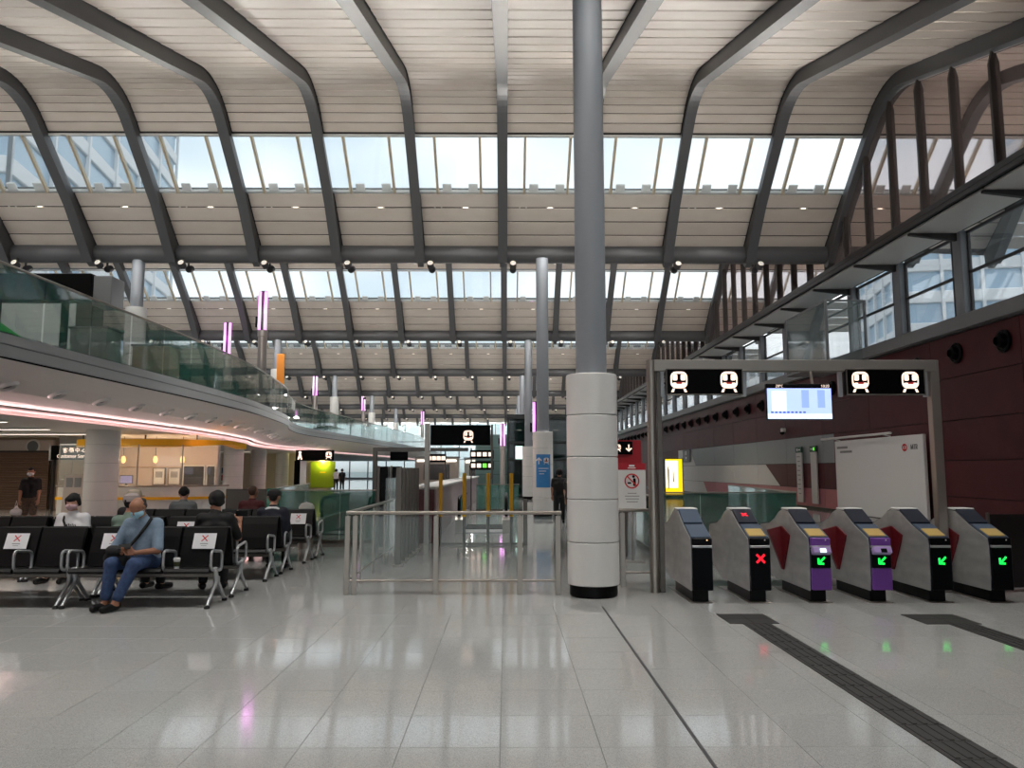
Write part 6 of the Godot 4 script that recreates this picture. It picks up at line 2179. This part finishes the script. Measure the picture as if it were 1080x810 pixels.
func build_people() -> void:
	for m in [["skin", Color(0.70, 0.50, 0.40)], ["skin_pale", Color(0.78, 0.60, 0.51)], ["skin_tan", Color(0.60, 0.41, 0.31)], ["cloth_black", Color(0.035, 0.035, 0.04)], ["cloth_dark", Color(0.06, 0.06, 0.07)], ["cloth_blue", Color(0.42, 0.54, 0.66)], ["denim", Color(0.17, 0.26, 0.42)], ["cloth_white", Color(0.86, 0.86, 0.87)], ["cloth_green", Color(0.42, 0.50, 0.45)], ["cloth_maroon", Color(0.30, 0.07, 0.09)], ["cloth_navy", Color(0.06, 0.08, 0.14)], ["cap_grey", Color(0.60, 0.55, 0.54)], ["cap_beige", Color(0.68, 0.63, 0.56)], ["cap_black", Color(0.03, 0.03, 0.035)], ["mask_blue", Color(0.62, 0.80, 0.88)], ["mask_pink", Color(0.86, 0.72, 0.74)], ["mask_white", Color(0.90, 0.90, 0.90)], ["camouflage", Color(0.35, 0.29, 0.24)], ["cloth_grey", Color(0.40, 0.42, 0.42)], ["hair_black", Color(0.025, 0.022, 0.022)], ["hair_grey", Color(0.16, 0.14, 0.13)]]:
		mat(m[0], m[1], 0.75 if not m[0].begins_with("skin") else 0.5)
	grain(M["camouflage"], Color(0.20, 0.16, 0.13), Color(0.52, 0.43, 0.36), 0.05, 0.6, Vector3.ONE, 8)
	grain(M["denim"], Color(0.13, 0.20, 0.34), Color(0.24, 0.34, 0.50), 0.03, 0.5, Vector3.ONE, 12)
	grain(M["cloth_blue"], Color(0.42, 0.50, 0.58), Color(0.52, 0.60, 0.68), 0.03, 0.4, Vector3.ONE, 13)
	# the man with the phone
	var man := {"cell": 0.014, "fine": 0.007, "hand_cell": 0.0055, "hip": Vector3(0, 0.56, -0.04), "chest": Vector3(-0.02, 0.90, -0.03), "neck": Vector3(-0.025, 1.045, 0.0), "head": Vector3(-0.05, 1.175, 0.075), "look": Vector3(0.50, -0.12, 0.10), "belly": 1.0,
		"elbow": [Vector3(-0.29, 0.68, 0.10), Vector3(0.23, 0.665, 0.10)], "wrist": [Vector3(-0.145, 0.665, 0.30), Vector3(0.055, 0.655, 0.31)], "finger": [Vector3(0.75, 0.10, 0.45), Vector3(-0.85, 0.12, 0.30)], "palm": [Vector3(0.2, 0.3, 0.9), Vector3(-0.1, 0.3, 0.9)], "thumb": [Vector3(0.1, 0.95, -0.2), Vector3(-0.1, 0.95, -0.2)], "curl": 0.75,
		"knee": [Vector3(-0.19, 0.53, 0.37), Vector3(0.07, 0.52, 0.36)], "ankle": [Vector3(-0.215, 0.105, 0.42), Vector3(-0.07, 0.105, 0.47)], "toe": [Vector3(-0.06, -0.06, 0.14), Vector3(-0.07, -0.06, 0.14)],
		"shirt": "cloth_blue", "trousers": "denim", "sleeve": 0.92, "trouser": 1.86, "hair": "fringe", "hair_colour": "hair_grey", "mask": "mask_blue", "skin": "skin_tan"}
	var mp := Vector3(-4.50, 0, -9.72)
	var o := person("seated man in pale blue shirt and jeans looking at his phone", mp, 0.0, man)
	var st := S()
	tube(st, [Vector3(0.10, 1.045, 0.02), Vector3(0.08, 0.97, 0.085), Vector3(0.0, 0.84, 0.125), Vector3(-0.10, 0.70, 0.165), Vector3(-0.16, 0.62, 0.20)], 0.020, 6)
	part(st, "shoulder_strap", "cloth_black", o)
	var bag := thing("shoulder_bag", "black shoulder bag on the lap of the man in blue", "bag", mp + Vector3(-0.17, 0.63, 0.25))
	st = S()
	blob(st, [[Vector3(-0.10, -0.04, 0), Vector3(0.08, -0.06, 0.02), 0.075, 0.075], [Vector3(-0.09, 0.05, 0.0), Vector3(0.06, 0.05, 0.02), 0.06, 0.06]], 0.014, 0.03)
	part(st, "pouch", "cloth_black", bag)
	st = S()
	blob(st, [[Vector3(-0.09, 0.05, 0.04), Vector3(0.07, 0.04, 0.05), 0.05, 0.05]], 0.014, 0.03)
	part(st, "flap", "cloth_dark", bag)
	var ph := thing("mobile_phone", "black mobile phone in the hands of the man in blue", "phone", mp + Vector3(-0.045, 0.735, 0.37))
	ph.rotation = Vector3(-0.7, 0, 0.1)
	bpart(Vector3.ZERO, Vector3(0.15, 0.075, 0.009), "case", "black", ph, 0.003)
	bpart(Vector3(0, 0, -0.005), Vector3(0.14, 0.068, 0.002), "display", "screen_off", ph)
	# person in white behind
	o = person("masked person in a white printed T-shirt with a black strap, second row", Vector3(-6.62, 0, -11.9), 0.05, {"shirt": "cloth_white", "mask": "mask_pink", "hair": "full", "hip": Vector3(0, 0.53, -0.05), "chest": Vector3(0, 0.84, -0.08), "skin": "skin_pale", "look": Vector3(0.12, 0.05, 0)})
	st = S()
	tube(st, [Vector3(-0.12, 0.965, -0.05), Vector3(-0.08, 0.88, 0.06), Vector3(0.0, 0.74, 0.10), Vector3(0.10, 0.6, 0.12)], 0.016, 6)
	part(st, "shoulder_strap", "cloth_black", o)
	st = S()
	for k in 5:
		box(st, Vector3(-0.02 + 0.03 * k, 0.80, 0.062), Vector3(0.012, 0.05 + 0.02 * (k % 2), 0.004), 0.0, Basis(Vector3(0, 0, 1), 0.3))
	part(st, "shirt_print", "cloth_black", o)
	# people seen from behind
	person("person in grey cap and green top facing away beside the man in blue", Vector3(-5.02, 0, -10.56), PI - 0.3, {"shirt": "cloth_green", "cap": "cap_grey", "hair": "cropped", "sleeve": 1.6})
	person("person in beige cap half hidden behind the grey cap", Vector3(-6.05, 0, -12.78), PI - 0.2, {"shirt": "cloth_dark", "cap": "cap_beige", "hair": "cropped", "sleeve": 1.6})
	var dk := {"shirt": "cloth_black", "hair": "full", "sleeve": 0.9, "skin": "skin", "chest": Vector3(0.0, 0.92, -0.05), "look": Vector3(0.05, 0.6, 0.0), "mask": "mask_white",
		"elbow": [Vector3(-0.30, 0.72, 0.08), Vector3(0.23, 0.71, 0.05)], "wrist": [Vector3(-0.32, 0.94, 0.20), Vector3(0.12, 0.62, 0.26)], "finger": [Vector3(0.1, 0.95, 0.2), Vector3(-0.5, -0.2, 0.8)], "palm": [Vector3(0.2, 0.1, 0.9), Vector3(0, -1, 0)], "thumb": [Vector3(1, 0.2, 0.1), Vector3(-0.6, 0, -0.5)]}
	person("black-haired man in black raising a phone, facing away at the front bench's right end", Vector3(-3.93, 0, -10.56), PI + 0.35, dk)
	ph = thing("mobile_phone", "dark phone held up by the black-haired man in black", "phone", Vector3(-3.66, 1.045, -10.80), 0.2)
	bpart(Vector3.ZERO, Vector3(0.16, 0.078, 0.010), "case", "black", ph, 0.003)
	bpart(Vector3(0, 0, -0.006), Vector3(0.15, 0.07, 0.002), "display", "screen_off", ph)
	person("dark-haired person in grey green far behind the front bench", Vector3(-6.2, 0, -15.0), PI + 0.3, {"shirt": "cloth_grey", "hair": "short", "sleeve": 1.6, "mask": "mask_white"})
	person("bald man in maroon facing away before the grey board", Vector3(-4.86, 0, -15.0), PI, {"shirt": "cloth_maroon", "hair": "cropped", "hair_colour": "hair_cropped", "sleeve": 1.6, "skin": "skin_tan", "hip": Vector3(0, 0.57, -0.05)})
	o = person("man in black cap and navy top facing away on the second bench", Vector3(-3.80, 0, -12.78), PI + 0.1, {"shirt": "cloth_navy", "cap": "cap_black", "hair": "cropped", "sleeve": 1.7})
	st = S()
	tube(st, [Vector3(-0.14, 0.985, -0.15), Vector3(-0.06, 1.03, -0.16), Vector3(0.06, 1.03, -0.16), Vector3(0.14, 0.985, -0.15)], 0.022, 6)
	part(st, "white_collar", "cloth_white", o)
	var pb := thing("plastic_bag", "crumpled white plastic bag on the third row seat", "bag", Vector3(-4.25, 0.47, -14.1))
	st = S()
	blob(st, [[Vector3(-0.06, 0.04, 0), Vector3(0.06, 0.03, 0.02), 0.06, 0.05], [Vector3(0, 0.06, 0), Vector3(0.03, 0.11, 0), 0.03, 0.012]], 0.012, 0.02)
	part(st, "bag", "cloth_white", pb)
	st = S()
	blob(st, [[Vector3(0.03, 0.10, 0), Vector3(0.06, 0.13, 0.02), 0.012, 0.008], [Vector3(0.03, 0.10, 0), Vector3(0.0, 0.13, 0.02), 0.012, 0.008]], 0.006, 0.01)
	part(st, "knot", "cloth_white", pb)
	# standing man at the shutter
	person("standing man in black T-shirt and patterned shorts before the roller shutter", Vector3(-12.75, 0, -20.9), 0.25, {"sit": false, "shirt": "cloth_black", "trousers": "camouflage", "trouser": 1.02, "hair": "short", "mask": "mask_white", "sleeve": 0.8, "cell": 0.022, "chest": Vector3(0, 1.27, 0)})
	var cb := thing("carrier_bag", "pale carrier bag in the standing man's hand", "bag", Vector3(-13.02, 0.62, -20.78))
	st = S()
	blob(st, [[Vector3(-0.08, -0.1, 0), Vector3(0.08, -0.1, 0), 0.08, 0.08], [Vector3(0, 0.0, 0), Vector3(0, 0.05, 0), 0.06, 0.03]], 0.018, 0.04)
	part(st, "bag", "cloth_white", cb)
	st = S()
	tube(st, [Vector3(-0.05, 0.04, 0), Vector3(-0.01, 0.20, 0), Vector3(0.03, 0.04, 0)], 0.008, 5)
	part(st, "handle", "cloth_white", cb)
	# far walkers
	person("walker in black facing away between the blue-signed pillar and the big pillar", Vector3(1.66, 0, -24.2), PI, {"sit": false, "cell": 0.024, "hair": "full", "chest": Vector3(0, 1.24, 0)})
	person("second dark-clothed walker just left of the big pillar", Vector3(1.86, 0, -21.9), PI - 0.4, {"sit": false, "cell": 0.024, "hair": "full", "trouser": 1.0, "shirt": "cloth_dark", "chest": Vector3(0, 1.22, 0), "skin": "skin_pale"})
	person("tiny far person in white before the green advert", Vector3(-13.6, 0, -62), PI, {"sit": false, "cell": 0.03, "hair": "full", "shirt": "cloth_white", "chest": Vector3(0, 1.24, 0)})
	person("tiny far person in black right of the green advert", Vector3(-12.9, 0, -61), PI + 0.4, {"sit": false, "cell": 0.03, "hair": "full", "chest": Vector3(0, 1.26, 0)})
